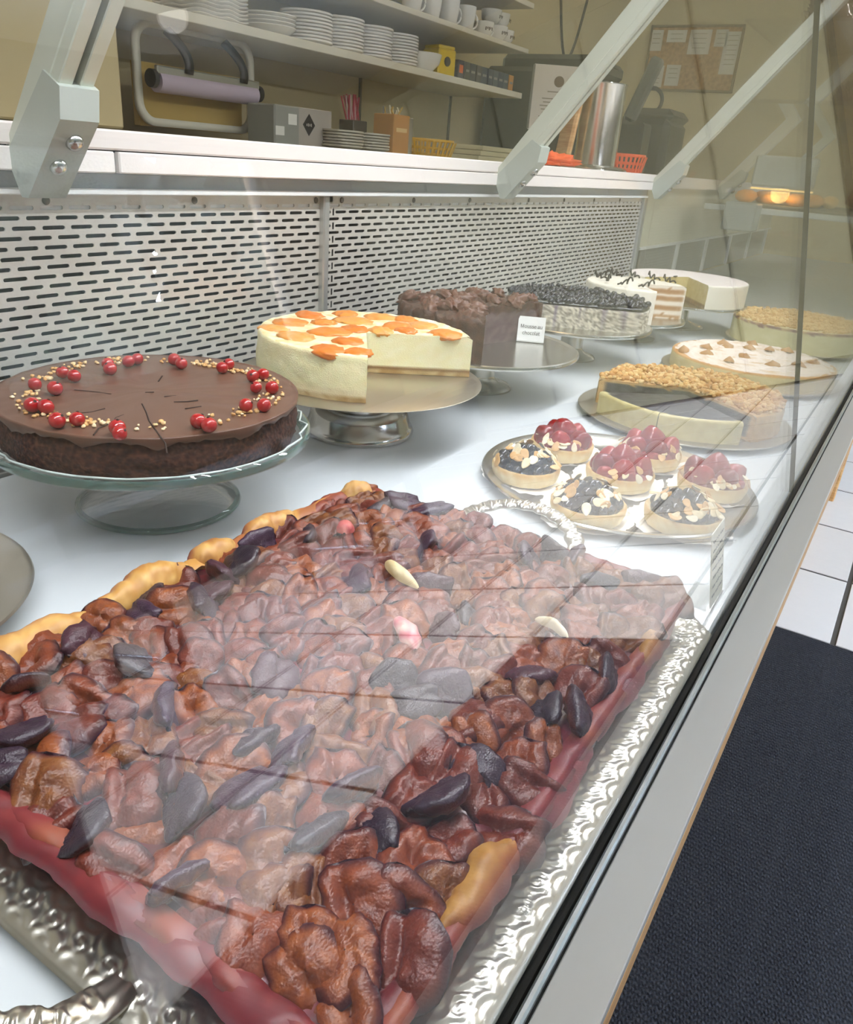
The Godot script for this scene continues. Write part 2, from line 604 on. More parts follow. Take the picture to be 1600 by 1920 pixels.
func counter() -> void:
	var t := thing("display_counter", "glass-fronted refrigerated cake counter with perforated steel back and slanted struts", "counter")
	case_node = t
	var alu := mat("b9b8b4", 0.36, 0.75, {"bump": ["brushed", 3.0, 0.004]})
	var white := mat("fbf3ee", 0.32)
	var dark := mat("141312", 0.7)
	obj("display_floor", box(ns(false), Vector3(1.02, BASE - 0.012, -0.4245), Vector3(2.96, 0.024, 0.705), 0.002), mat("d8dde0", 0.20, 0.0, {"spec": 0.5}), t)
	# front rail: seal, glazing bead, flat aluminium, wooden board edge
	obj("glass_seal", box(ns(false), Vector3(1.02, BASE - 0.004, -0.0665), Vector3(2.96, 0.012, 0.0055), 0.001), mat("1b1916", 0.6), t)
	obj("glazing_bead", box(ns(false), Vector3(1.02, BASE + 0.0005, -0.0609), Vector3(2.96, 0.009, 0.0042), 0.0012), mat("d4dadd", 0.28, 0.7), t)
	obj("bead_gap", box(ns(false), Vector3(1.02, BASE - 0.0065, -0.0583), Vector3(2.96, 0.012, 0.0012)), dark, t)
	obj("front_rail", box(ns(false), Vector3(1.02, BASE - 0.006, -0.0442), Vector3(2.96, 0.012, 0.0268), 0.0006), mat("d0cecb", 0.36, 0.15, {"bump": ["brushed", 3.0, 0.003]}), t)
	obj("wooden_board", box(ns(false), Vector3(1.02, BASE - 0.0245, -0.036), Vector3(2.96, 0.025, 0.0108), 0.001), mat("ffffff", 0.5, 0.0, {"tint": ["wood_oak", Vector3(3.0, 9.0, 9.0)]}), t, Transform3D.IDENTITY)
	obj("front_panel", box(ns(false), Vector3(1.02, 0.235, -0.14), Vector3(2.96, 0.47, 0.03)), mat("b39a76", 0.5), t)
	obj("carcass", box(ns(false), Vector3(1.02, 0.235, -0.56), Vector3(2.96, 0.47, 0.80)), mat("8f8c86", 0.6), t)
	# gutter between the display floor and the grille
	obj("gutter", box(ns(false), Vector3(1.02, BASE - 0.02, -0.789), Vector3(2.96, 0.03, 0.02)), dark, t)
	obj("gutter_lip", box(ns(false), Vector3(1.02, BASE - 0.003, -0.784), Vector3(2.96, 0.010, 0.003), 0.0008), alu, t)
	# perforated steel back
	var steel := mat("d8d4cc", 0.36, 0.40, {"bump": ["brushed", 2.0, 0.003]})
	for k in 2:
		var x0: float = [-0.393, 0.9925][k]
		var nx: int = [41, 45][k]
		var g := obj("perforated_panel", stadium_sheet(x0, nx, -0.80), steel, t, Transform3D.IDENTITY, ["perforated steel back panel, left", "perforated steel back panel, right"][k])
		var wide := 0.0337 * (nx + 0.5)
		obj("panel_flange", box(ns(false), Vector3(x0 + wide / 2, 0.7715, -0.8005), Vector3(wide, 0.0094, 0.0012)), steel, g)
		for x in [[0.127, 0.326, 0.528, 0.73, 0.965], [1.027, 1.231, 1.432, 1.7, 1.9, 2.1, 2.3]][k]:
			var sc := obj("screw", lathe(ns(), [Vector2(0.0045, 0), Vector2(0.0040, 0.0012), Vector2(0.0022, 0.0019), Vector2(0.0001, 0.0020)], 14, turned(Vector3(PI / 2, 0, 0), Vector3(x, 0.769, -0.7995))), mat("6d6a62", 0.4, 0.8), g)
			sc.set_meta("label", "slotted screw")
	for x in [0.982, 2.515]:
		obj("panel_post", box(ns(false), Vector3(x, 0.636, -0.797), Vector3(0.014 if x < 2 else 0.03, 0.28, 0.012), 0.002), mat("c6c8c6", 0.34, 0.7), t)
	obj("air_duct", box(ns(false), Vector3(1.02, 0.62, -0.975), Vector3(2.96, 0.36, 0.02)), mat("7c7e80", 0.8), t)
	obj("bright_slot_backing", box(ns(false), Vector3(1.02, 0.7635, -0.8035), Vector3(2.96, 0.012, 0.002)), mat("f4f4f2", 0.5), t)  # white strip behind the top slot row, coloured so the slots look lit
	obj("top_flange", box(ns(false), Vector3(1.02, 0.7790, -0.792), Vector3(2.96, 0.0062, 0.020), 0.001), mat("eef0ef", 0.35), t)
	obj("recess_strip", box(ns(false), Vector3(1.02, 0.7895, -0.798), Vector3(2.96, 0.015, 0.02)), mat("aab0b3", 0.4, 0.2), t)
	# white ledge boards above the back
	obj("ledge_core", box(ns(false), Vector3(1.02, 0.8185, -0.90), Vector3(2.96, 0.038, 0.255)), dark, t)
	for s in [[-0.46, 0.5915], [0.5965, 2.50]]:
		obj("ledge_board", box(ns(false), Vector3((s[0] + s[1]) / 2, 0.8095, -0.8775), Vector3(s[1] - s[0], 0.0215, 0.225), 0.0015), white, t)
	obj("ledge_board", box(ns(false), Vector3(1.02, 0.8315, -0.889), Vector3(2.96, 0.0200, 0.246), 0.002), white, t)
	# slanted struts with their clamps
	for k in 3:
		strut(t, 0.476 + 0.9975 * k)
	obj("top_bar", box(ns(false), Vector3(1.02, 1.40, -0.262), Vector3(2.96, 0.03, 0.045), 0.003), alu, t)
	obj("front_foot", box(ns(false), Vector3(1.02, 0.04, -0.16), Vector3(2.96, 0.08, 0.02)), dark, t)

func strut(t: Node3D, x: float) -> void:
	var sage := mat("d2d6c9", 0.36, 0.25, {"bump": ["fine", 6.0, 0.006]})
	var w := 0.036
	# profile bar: a U channel swept from ledge to top bar
	var a := Vector3(x + w / 2, 0.800, -0.767)
	var b := Vector3(x + w / 2, 1.385, -0.299)
	var dir := (b - a).normalized()
	var nrm := Vector3(0, -dir.z, dir.y) # towards the customer, square to the bar
	var l := a.distance_to(b)
	var bar := obj("support_strut", ns(), sage, t)
	var st := ns(false)
	var xf := Transform3D(Basis(Vector3.RIGHT, dir, Vector3.RIGHT.cross(dir)), a)
	var d := 0.038
	# u section: back web, two flanges and the narrow slot between them
	box(st, Vector3(0, l / 2, -0.006), Vector3(w, l, 0.026), 0.001, xf)
	for s in [-1.0, 1.0]:
		box(st, Vector3(s * (w / 4 + 0.0017), l / 2, 0.013), Vector3(w / 2 - 0.0034, l, 0.012), 0.001, xf)
	bar.mesh = bake(st)
	obj("glass_slot", box(ns(false), Vector3(0, l / 2, 0.0085), Vector3(0.0068, l, 0.003), 0.0, xf), mat("3a2a16", 0.5), bar)
	# clamp at the foot with two domed bolts
	var cl := obj("strut_clamp", ns(), mat("bcc3bb", 0.42, 0.3, {"bump": ["fine", 5.0, 0.02]}), t)
	var cs := ns(false)
	var poly := PackedVector2Array([Vector2(0.812, -0.772), Vector2(0.776, -0.755), Vector2(0.776, -0.745), Vector2(0.846, -0.683), Vector2(0.872, -0.679), Vector2(0.884, -0.700)])
	for i in poly.size(): poly[i] = Vector2(poly[i].y, poly[i].x)
	prism(cs, poly, w + 0.004, Transform3D(Basis(Vector3(0, 0, 1), Vector3(0, 1, 0), Vector3(1, 0, 0)), Vector3(x - 0.002, 0, 0)))
	cl.mesh = bake(cs)
	var n := Vector3(0, -0.062, 0.070).normalized()
	for k in 2:
		var p: Vector3 = Vector3(x + w / 2 + 0.003, 0.828, -0.699).lerp(Vector3(x + w / 2 - 0.003, 0.806, -0.7185), k)
		var q := Basis(Vector3.RIGHT, n, Vector3.RIGHT.cross(n))
		var bo := obj("domed_bolt", lathe(ns(), [Vector2(0.0085, 0), Vector2(0.0082, 0.002), Vector2(0.0066, 0.0048), Vector2(0.0035, 0.0066), Vector2(0.0001, 0.0071)], 20, Transform3D(q, p), null, 80.0), mat("c9c9c6", 0.18, 0.95), cl)
		bo.set_meta("label", "shiny domed bolt")

func glass_at(y: float) -> float:
	return -0.065 - TILT * (y - BASE) / cos(asin(0.0)) * 1.0127

func glass_front() -> void:
	var t := case_node
	var top := 1.392
	var quad := func(xa0: float, xa1: float, xb0: float, xb1: float, y0: float, y1: float, thick: float, m: Material, called: String) -> void:
		# a plate in the plane of the front glass; a: lower edge, b: upper edge
		var st := ns(false)
		var n := Vector3(0, sin(deg_to_rad(10.9)), cos(deg_to_rad(10.9))) * thick
		var z0 := -0.066 - tan(deg_to_rad(10.9)) * (y0 - BASE)
		var z1 := -0.066 - tan(deg_to_rad(10.9)) * (y1 - BASE)
		var p := [Vector3(xa0, y0, z0), Vector3(xa1, y0, z0), Vector3(xb1, y1, z1), Vector3(xb0, y1, z1)]
		var ctr: Vector3 = (p[0] + p[2]) / 2 - n / 2
		quad_out(st, p[0], p[1], p[2], p[3], ctr)
		quad_out(st, p[0] - n, p[1] - n, p[2] - n, p[3] - n, ctr)
		for i in 4: quad_out(st, p[i], p[(i + 1) % 4], p[(i + 1) % 4] - n, p[i] - n, ctr)
		obj(called, st, m, t)
	var s0 := 0.9992
	var s1 := s0 - 0.0847 * (top - BASE)
	quad.call(-0.46, s0 - 0.0009, -0.46, s1 - 0.0009, 0.4915, top, 0.005, glass_mat(), "front_pane")
	quad.call(s0 + 0.0009, 2.50, s1 + 0.0009, 2.50, 0.4915, top, 0.005, glass_mat(), "front_pane")
	quad.call(s0 - 0.0008, s0 + 0.0008, s1 - 0.0008, s1 + 0.0008, 0.499, top, 0.0052, mat("4c4b44", 0.3), "pane_joint")
	# glass end of the counter
	var st := ns(false)
	var poly := PackedVector2Array([Vector2(-0.76, 0.4951), Vector2(-0.073, 0.4951), Vector2(-0.073 - 0.1926 * 0.88, 1.375), Vector2(-0.30, 1.375), Vector2(-0.715, 0.86), Vector2(-0.76, 0.842)])
	prism(st, poly, 0.005, Transform3D(Basis(Vector3(0, 0, 1), Vector3(0, 1, 0), Vector3(1, 0, 0)), Vector3(2.50, 0, 0)))
	obj("end_pane", st, glass_mat(), t)
	quad.call(2.5055, 2.512, 2.5055, 2.512, 0.497, top, 0.006, mat("c8d0c8", 0.25, 0.2), "end_pane_edge")

# ------------------------------------------------------------------ plum tart on its silver tray
func plum_half(seed: int, skin_up: bool) -> ArrayMesh:
	# half a baked plum: puffed wrinkled amber flesh with a fold, dark skin underneath
	var st := ns()
	var n := 26
	var s := float(seed) * 7.31
	var lx := rr(0.0205, 0.0250)
	var lz := rr(0.0135, 0.0175)
	var bend := rr(-9.0, 6.0)
	var fold := rr(0.3, 1.4)
	var pit := 0.0 if seed % 3 == 0 else rr(0.35, 1.0)
	var skew := rr(-0.004, 0.004)
	var am := [hexc("9a5424"), hexc("8c431f"), hexc("773322"), hexc("835224"), hexc("6c3022")][seed % 5] as Color
	var skin := [hexc("2b1c2e"), hexc("37203a"), hexc("241b2a"), hexc("43202f")][seed % 4] as Color
	var rim := hexc("3a121b")
	var pts := []
	var cols := []
	var shape := func(a: float, t: float) -> Vector2:
		var pinch := 1.0 - 0.22 * pow(absf(cos(a)), 6.0)
		var w := 1.0 + 0.15 * nz.get_noise_2d(cos(a) * 1.2 + s, sin(a) * 1.2)
		return Vector2(cos(a) * lx * pinch * w * t, sin(a) * lz * w * t + skew * cos(a * 2.0) * t)
	for t in [0.02, 0.18, 0.34, 0.5, 0.64, 0.77, 0.88, 0.96, 1.0]:
		var row := PackedVector3Array()
		var crow := []
		for j in n:
			var a: float = TAU * j / n
			var p: Vector2 = shape.call(a, t)
			var y: float = 0.0078 * pow(maxf(0.0, 1.0 - t * t), 0.6) - 0.0052 * pit * exp(-pow(t / 0.42, 2.0)) - 0.002
			y -= 0.0040 * fold * exp(-pow((p.y - skew) / 0.0022, 2.0)) * (1.0 - 0.5 * t)
			y += 0.0011 * nz.get_noise_2d(a * 7.0 + s, t * 1.2) * smoothstep(0.1, 0.4, t)
			y += 0.0026 * nz.get_noise_2d(p.x * 75.0 + s, p.y * 75.0) + 0.0007 * nz.get_noise_2d(p.x * 260.0 + s, p.y * 260.0)
			y += bend * p.x * p.x
			row.append(Vector3(p.x, y, p.y))
			var k := 0.5 + 0.5 * nz.get_noise_3d(p.x * 160.0 + s, p.y * 160.0, s)
			var fib := 0.5 + 0.5 * nz.get_noise_2d(a * 11.0 + s, t * 1.5)
			var c: Color = am.lerp(hexc("4a1a12"), clampf(k * 0.8 + fib * 0.5 - 0.32, 0.0, 1.0))
			c = c.lerp(rim, smoothstep(0.78, 1.0, t + 0.2 * (k - 0.5)) * 0.9)
			crow.append(c)
		pts.append(row)
		cols.append(crow)
	for t in [1.03, 0.95, 0.75, 0.45, 0.02]:
		var row := PackedVector3Array()
		var crow := []
		for j in n:
			var a: float = TAU * j / n
			var p: Vector2 = shape.call(a, t)
			var y: float = -0.0030 - 0.0062 * sqrt(maxf(0.0, 1.06 - t * t)) + 0.0018 * nz.get_noise_2d(p.x * 110.0 + s, p.y * 110.0) + 0.0005 * nz.get_noise_2d(p.x * 300.0 + s, p.y * 300.0) + bend * p.x * p.x
			y -= 0.002 * fold * exp(-pow(p.y / 0.003, 2.0)) * -1.0
			row.append(Vector3(p.x, y, p.y))
			var k := 0.5 + 0.5 * nz.get_noise_3d(p.x * 120.0, p.y * 120.0, s)
			crow.append(skin.lerp(hexc("43202c"), k * 0.5))
		pts.append(row)
		cols.append(crow)
	rows(st, pts, true, false, cols, 179.0)
	return bake(st)

func dough_strip(pts: Array, w: float, h: float, c0: Color, c1: Color, s: float) -> ArrayMesh:
	# lumpy ridge of baked dough along a path, half sunk in the tart
	var out := []
	var cols := []
	var n := pts.size()
	for i in n:
		var a: Vector3 = pts[maxi(i - 1, 0)]
		var b: Vector3 = pts[mini(i + 1, n - 1)]
		var side := (b - a).normalized().cross(Vector3.UP)
		var taper := 1.0 if n > 60 else sqrt(maxf(0.02, sin(PI * i / float(n - 1))))
		var row := PackedVector3Array()
		var crow := []
		for k in 13:
			var t := PI * k / 12.0
			var c3: Vector3 = pts[i]
			var q := 1.0 + 0.42 * nz.get_noise_2d(c3.x * 17.0 + s, c3.z * 17.0) + 0.16 * nz.get_noise_2d(c3.x * 60.0 + s, c3.z * 60.0 + t * 0.6)
			var p: Vector3 = pts[i] + side * cos(t) * w * q * taper + Vector3.UP * (sin(t) * h * q * taper - 0.004)
			row.append(p)
			var m := clampf(0.5 + 0.9 * nz.get_noise_3d(p.x * 60 + s, p.y * 140, p.z * 60), 0, 1)
			crow.append(c0.lerp(c1, m).lerp(hexc("7a2433"), 0.75 * smoothstep(0.45, 1.0, t / PI) * (1.0 if n > 20 else 0.0)))
		out.append(row)
		cols.append(crow)
	var st := ns()
	rows(st, out, false, true, cols, 179.0)
	return bake(st)

func plum_tart() -> void:
	silver_tray()
	var t := thing("plum_sheet_tart", "large rectangular plum tart with browned crust filling the silver tray nearest the camera", "tart", Vector3(0.369, 0.5035, -0.264))
	var hx := 0.229
	var hz := 0.174
	var vc := mat("ffffff", 0.45, 0.0, {"vc": 1})
	var fruit := mat("ffffff", 0.40, 0.0, {"vc": 1, "spec": 0.5, "bump": ["fine", 14.0, 0.04]})
	# dough slab with soaked red sides
	var path := []
	for e in [[Vector2(-1, -1), Vector2(1, -1)], [Vector2(1, -1), Vector2(1, 1)], [Vector2(1, 1), Vector2(-1, 1)], [Vector2(-1, 1), Vector2(-1, -1)]]:
		var nn := 110 if e[0].y == e[1].y else 84
		for i in nn:
			var p: Vector2 = e[0].lerp(e[1], i / float(nn))
			# rounded corners
			var q := Vector2(p.x * hx, p.y * hz)
			var r := 0.018
			var cx := clampf(q.x, -hx + r, hx - r)
			var cz := clampf(q.y, -hz + r, hz - r)
			var off := q - Vector2(cx, cz)
			if absf(off.x) > 0.0001 and absf(off.y) > 0.0001: off = off.normalized() * r
			path.append(Vector3(cx + off.x, 0, cz + off.y))
	var wall := []
	var wc := []
	for lv in [[0.0, -0.020], [0.010, -0.013], [0.020, -0.004], [0.0265, -0.001], [0.0305, -0.007], [0.026, -0.016]]:
		var row := PackedVector3Array()
		var crow := []
		for i in path.size():
			var p: Vector3 = path[i]
			var o := Vector3(p.x / hx, 0, p.z / hz).normalized()
			var g := nz.get_noise_3d(p.x * 28, lv[0] * 60, p.z * 28)
			row.append(p + o * (lv[1] + g * 0.003) + Vector3.UP * (lv[0] + (g * 0.004 if lv[0] > 0.02 else 0.0)))
			var gold := clampf(0.35 + 1.5 * nz.get_noise_2d(p.x * 22 + 4.0, p.z * 22), 0, 1)
			if p.z < -hz + 0.02: gold = clampf(gold + 0.6, 0, 1)
			else: gold *= 0.35
			crow.append(hexc("641c28").lerp(hexc("782a2c"), 0.5 + g).lerp(hexc("c08a45"), gold))
		wall.append(row)
		wc.append(crow)
	var st := ns()
	rows(st, wall, true, true, wc, 179.0)
	obj("crust", st, vc, t)
	# fruit bed under the halves
	var bed := []
	var bc := []
	for i in 61:
		var row := PackedVector3Array()
		var crow := []
		for j in 47:
			var p := Vector3(lerpf(-hx + 0.010, hx - 0.010, i / 60.0), 0, lerpf(-hz + 0.010, hz - 0.010, j / 46.0))
			p.y = 0.0235 + 0.004 * nz.get_noise_2d(p.x * 70, p.z * 70)
			row.append(p)
			crow.append(hexc("3a1016").lerp(hexc("8c2c3c"), clampf(0.35 + nz.get_noise_2d(p.x * 45, p.z * 45 + 9), 0, 1)))
		bed.append(row)
		bc.append(crow)
	st = ns()
	rows(st, bed, false, false, bc, 179.0)
	obj("fruit_bed", st, mat("ffffff", 0.3, 0.0, {"vc": 1}), t)
	# raised golden crust along the back edge, patches on the other edges
	var ridge := func(a: Vector3, b: Vector3, n: int, w: float, h: float, s: float, c0: String, c1: String) -> void:
		var pp := []
		for i in n:
			var p := a.lerp(b, i / float(n - 1))
			p.z += 0.003 * nz.get_noise_2d(i * 0.08, s)
			pp.append(p)
		obj("crust_ridge", dough_strip(pp, w, h, hexc(c0), hexc(c1), s), vc, t)
	ridge.call(Vector3(-0.226, 0.027, -0.168), Vector3(-0.075, 0.028, -0.167), 40, 0.015, 0.015, 1.0, "b07a3a", "dcae68")
	ridge.call(Vector3(-0.088, 0.027, -0.168), Vector3(0.004, 0.029, -0.168), 32, 0.014, 0.016, 5.0, "b47c38", "e0b36c")
	ridge.call(Vector3(0.004, 0.027, -0.169), Vector3(0.055, 0.029, -0.169), 24, 0.013, 0.014, 8.0, "a86f35", "d8a860")
	ridge.call(Vector3(0.052, 0.026, -0.168), Vector3(0.130, 0.029, -0.169), 32, 0.012, 0.015, 12.0, "a86c34", "dcae68")
	ridge.call(Vector3(0.125, 0.025, -0.168), Vector3(0.215, 0.026, -0.166), 30, 0.011, 0.009, 16.0, "6a2826", "9c5434")
	ridge.call(Vector3(0.195, 0.026, -0.168), Vector3(0.226, 0.028, -0.150), 20, 0.012, 0.014, 19.0, "b98246", "e2ba7a")
	ridge.call(Vector3(0.222, 0.025, -0.155), Vector3(0.226, 0.027, 0.03), 40, 0.008, 0.010, 23.0, "6a2226", "8c382f")
	ridge.call(Vector3(0.226, 0.025, 0.02), Vector3(0.222, 0.027, 0.160), 34, 0.009, 0.011, 27.0, "66222c", "84342f")
	ridge.call(Vector3(0.160, 0.026, 0.170), Vector3(0.106, 0.027, 0.168), 22, 0.010, 0.014, 31.0, "99682f", "bf8f4c")
	ridge.call(Vector3(0.215, 0.024, 0.165), Vector3(0.015, 0.024, 0.170), 46, 0.008, 0.008, 33.0, "5e1c26", "803030")
	ridge.call(Vector3(0.012, 0.024, 0.169), Vector3(-0.105, 0.024, 0.170), 40, 0.009, 0.008, 37.0, "661c28", "7d2c2e")
	ridge.call(Vector3(-0.085, 0.026, 0.166), Vector3(-0.160, 0.026, 0.163), 30, 0.011, 0.013, 41.0, "99682f", "bf8f4c")
	ridge.call(Vector3(-0.150, 0.024, 0.169), Vector3(-0.222, 0.024, 0.160), 26, 0.009, 0.009, 45.0, "5e1c24", "7d302c")
	ridge.call(Vector3(-0.224, 0.024, 0.160), Vector3(-0.225, 0.026, -0.160), 70, 0.009, 0.009, 49.0, "5e1a22", "7d2e2c")
	# the plum halves, overlapping like shingles
	var kinds := []
	for k in 18: kinds.append(plum_half(k, false))
	var r0 := 0
	var x := -0.210
	while x < 0.216:
		var z := -0.150 + (0.012 if r0 % 2 == 1 else 0.0)
		while z < 0.160:
			var flip := rng.randf() < 0.17
			var yaw := rr(-0.9, 0.9) + (PI if rng.randf() < 0.5 else 0.0) + (1.2 if rng.randf() < 0.35 else 0.0)
			var e := Basis(Vector3.UP, yaw)
			var tip := Basis(Vector3(0, 0, 1), rr(0.0, 0.65)) * Basis(Vector3.RIGHT, rr(-0.25, 0.55))
			var bs := tip * e
			if flip: bs = Basis(Vector3.UP, yaw) * Basis(Vector3.RIGHT, PI * 0.75 + rr(-0.5, 0.6)) * Basis(Vector3(0, 0, 1), rr(-0.3, 0.3))
			var sc := rr(0.84, 1.10) * (0.9 if flip else 1.0)
			var p := Vector3(x + rr(-0.007, 0.007), 0.0272 + rr(-0.002, 0.0035) + (0.002 if flip else 0.0), z + rr(-0.006, 0.006))
			obj("plum_half", kinds[rng.randi() % kinds.size()], fruit, t, Transform3D(bs.scaled(Vector3.ONE * sc), p))
			z += 0.0255
		x += 0.0192
		r0 += 1
	# pale folds of dough that rose between the fruit
	var fold := func(pp: Array, w: float, c0: String, c1: String, s: float) -> void:
		var path2 := []
		for i in 15:
			var u := i / 14.0 * (pp.size() - 1)
			var k := mini(int(u), pp.size() - 2)
			path2.append((pp[k] as Vector3).lerp(pp[k + 1], u - k))
		obj("dough_fold", dough_strip(path2, w, 0.009, hexc(c0), hexc(c1), s), vc, t)
	fold.call([Vector3(0.093, 0.041, -0.041), Vector3(0.080, 0.042, -0.018), Vector3(0.075, 0.041, 0.002)], 0.006, "d9bd84", "efdfb4", 3.0)
	fold.call([Vector3(0.030, 0.041, 0.012), Vector3(0.018, 0.042, 0.030), Vector3(0.006, 0.041, 0.044)], 0.009, "c05a68", "ecd6c4", 7.0)
	fold.call([Vector3(0.092, 0.041, 0.092), Vector3(0.090, 0.042, 0.108), Vector3(0.083, 0.041, 0.122)], 0.004, "d9c69c", "efe2c4", 11.0)
	fold.call([Vector3(0.128, 0.040, -0.108), Vector3(0.112, 0.041, -0.098)], 0.008, "a8323c", "d07a70", 15.0)

func rim_relief(s: float, w: float) -> float:
	# stamped scrolls: s runs along the rim, w across it, both in metres
	var per := 0.0200
	var u := fposmod(s / per, 1.0)
	var v := w / 0.021
	var best := 9.0
	var ph := 0.0
	for o in [-1.0, 0.0, 1.0]:
		for q in [[0.30, -0.10, 1.0], [0.80, 1.05, -1.0], [0.55, 0.50, 1.0]]:
			var d := Vector2((u - q[0] - o) * 0.85, (v - q[1]) * 1.0)
			var r: float = d.length() * (1.0 if q[1] != 0.5 else 1.7)
			if r < best:
				best = r
				ph = atan2(d.y, d.x) * q[2]
	var wv := 0.5 + 0.5 * cos(best * 19.0 - ph)
	return pow(wv, 0.8) * smoothstep(0.0, 0.08, v) * smoothstep(1.0, 0.92, v)

func silver_tray() -> void:
	var t := thing("silver_tray", "rectangular silver tray with stamped scroll rim and ornate handles under the plum tart", "tray", Vector3(0.3715, BASE + 0.0015, -0.2665))
	var silver := mat("c9c5bb", 0.30, 0.95)
	var hx := 0.2545
	var hz := 0.1985
	var cut := 0.035
	var corners := [Vector2(-hx + cut, -hz), Vector2(hx - cut, -hz), Vector2(hx, -hz + cut), Vector2(hx, hz - cut), Vector2(hx - cut, hz), Vector2(-hx + cut, hz), Vector2(-hx, hz - cut), Vector2(-hx, -hz + cut)]
	# outline sampled evenly, with the inward normal at each sample
	var ring := []
	var total := 0.0
	for i in 8:
		var a: Vector2 = corners[i]
		var b: Vector2 = corners[(i + 1) % 8]
		var n := int(a.distance_to(b) / 0.0011)
		for j in n:
			ring.append([a.lerp(b, j / float(n)), total + a.distance_to(b) * j / n])
		total += a.distance_to(b)
	var st := SurfaceTool.new()
	st.begin(Mesh.PRIMITIVE_TRIANGLES)
	st.set_smooth_group(0)
	var m := 27
	var cnt := ring.size()
	for i in cnt:
		var p: Vector2 = ring[i][0]
		for k in m:
			# across: 0 outer edge ... 1 inner foot of the rim
			var w := 0.0355 * k / (m - 1.0)
			var f := 1.0 - w / minf(hx, hz) * 1.0
			var q := Vector2(p.x - signf(p.x) * w * clampf((absf(p.x) - hx + cut * 1.6) / (cut * 1.6), 0, 1), p.y - signf(p.y) * w * clampf((absf(p.y) - hz + cut * 1.6) / (cut * 1.6), 0, 1))
			var y := 0.0085
			if w < 0.0025: y = 0.0062 + 0.0023 * sin(PI * 0.5 * w / 0.0025)
			elif w > 0.0265: y = 0.0085 - 0.0065 * smoothstep(0.0265, 0.0345, w)
			if w > 0.0035 and w < 0.0255:
				y += 0.0010 * rim_relief(ring[i][1], w - 0.0045)
			st.add_vertex(Vector3(q.x, y, q.y))
	for i in cnt:
		var i2 := (i + 1) % cnt
		for k in m - 1:
			var a := i * m + k
			var b := i * m + k + 1
			var c := i2 * m + k + 1
			var d := i2 * m + k
			for q in [a, c, b, a, d, c]: st.add_index(q)
	obj("embossed_rim", st, silver, t)
	var bt := ns(false)
	var poly := PackedVector2Array()
	for c in corners: poly.append(Vector2(c.x * 0.90, c.y * 0.875))
	prism(bt, poly, 0.0018, Transform3D(Basis(Vector3.RIGHT, Vector3(0, 0, 1), Vector3(0, -1, 0)), Vector3(0, 0.0018, 0)))
	obj("well", bt, silver, t)
	for s in [-1.0, 1.0]:
		var path := []
		for i in 90:
			var u := i / 89.0
			var a := PI * u
			var out := pow(sin(a), 0.55)
			path.append(Vector3(s * (hx - 0.012 + 0.062 * out), 0.008 + 0.022 * out, -0.002 + (0.5 - u) * 2.0 * (0.078 - 0.018 * (1.0 - out))))
		handle(path, s, silver, t)

func handle(path: Array, s: float, m: Material, t: Node3D) -> void:
	var pts := []
	var n := path.size()
	var pp := []
	for i in n * 4 - 3:
		var k := mini(i / 4, n - 2)
		pp.append((path[k] as Vector3).lerp(path[k + 1], (i - k * 4) / 4.0))
	for i in pp.size():
		var d: Vector3 = (pp[mini(i + 1, pp.size() - 1)] - pp[maxi(i - 1, 0)]).normalized()
		var side := d.cross(Vector3.UP).normalized()
		var up := side.cross(d).normalized()
		var row := PackedVector3Array()
		var run := i * 0.00062
		for k in 22:
			var a := TAU * k / 22.0
			var wide := 0.0088 + 0.0013 * sin(run * 260.0)
			var rel := 0.0016 * rim_relief(run, (cos(a) * 0.5 + 0.5) * 0.021) * clampf(sin(a) * 2.0, 0.0, 1.0)
			row.append(pp[i] + side * cos(a) * wide + up * (sin(a) * 0.0034 + rel))
		pts.append(row)
	var st := ns()
	rows(st, pts, true, false, [], 179.0)
	obj("handle", st, m, t)

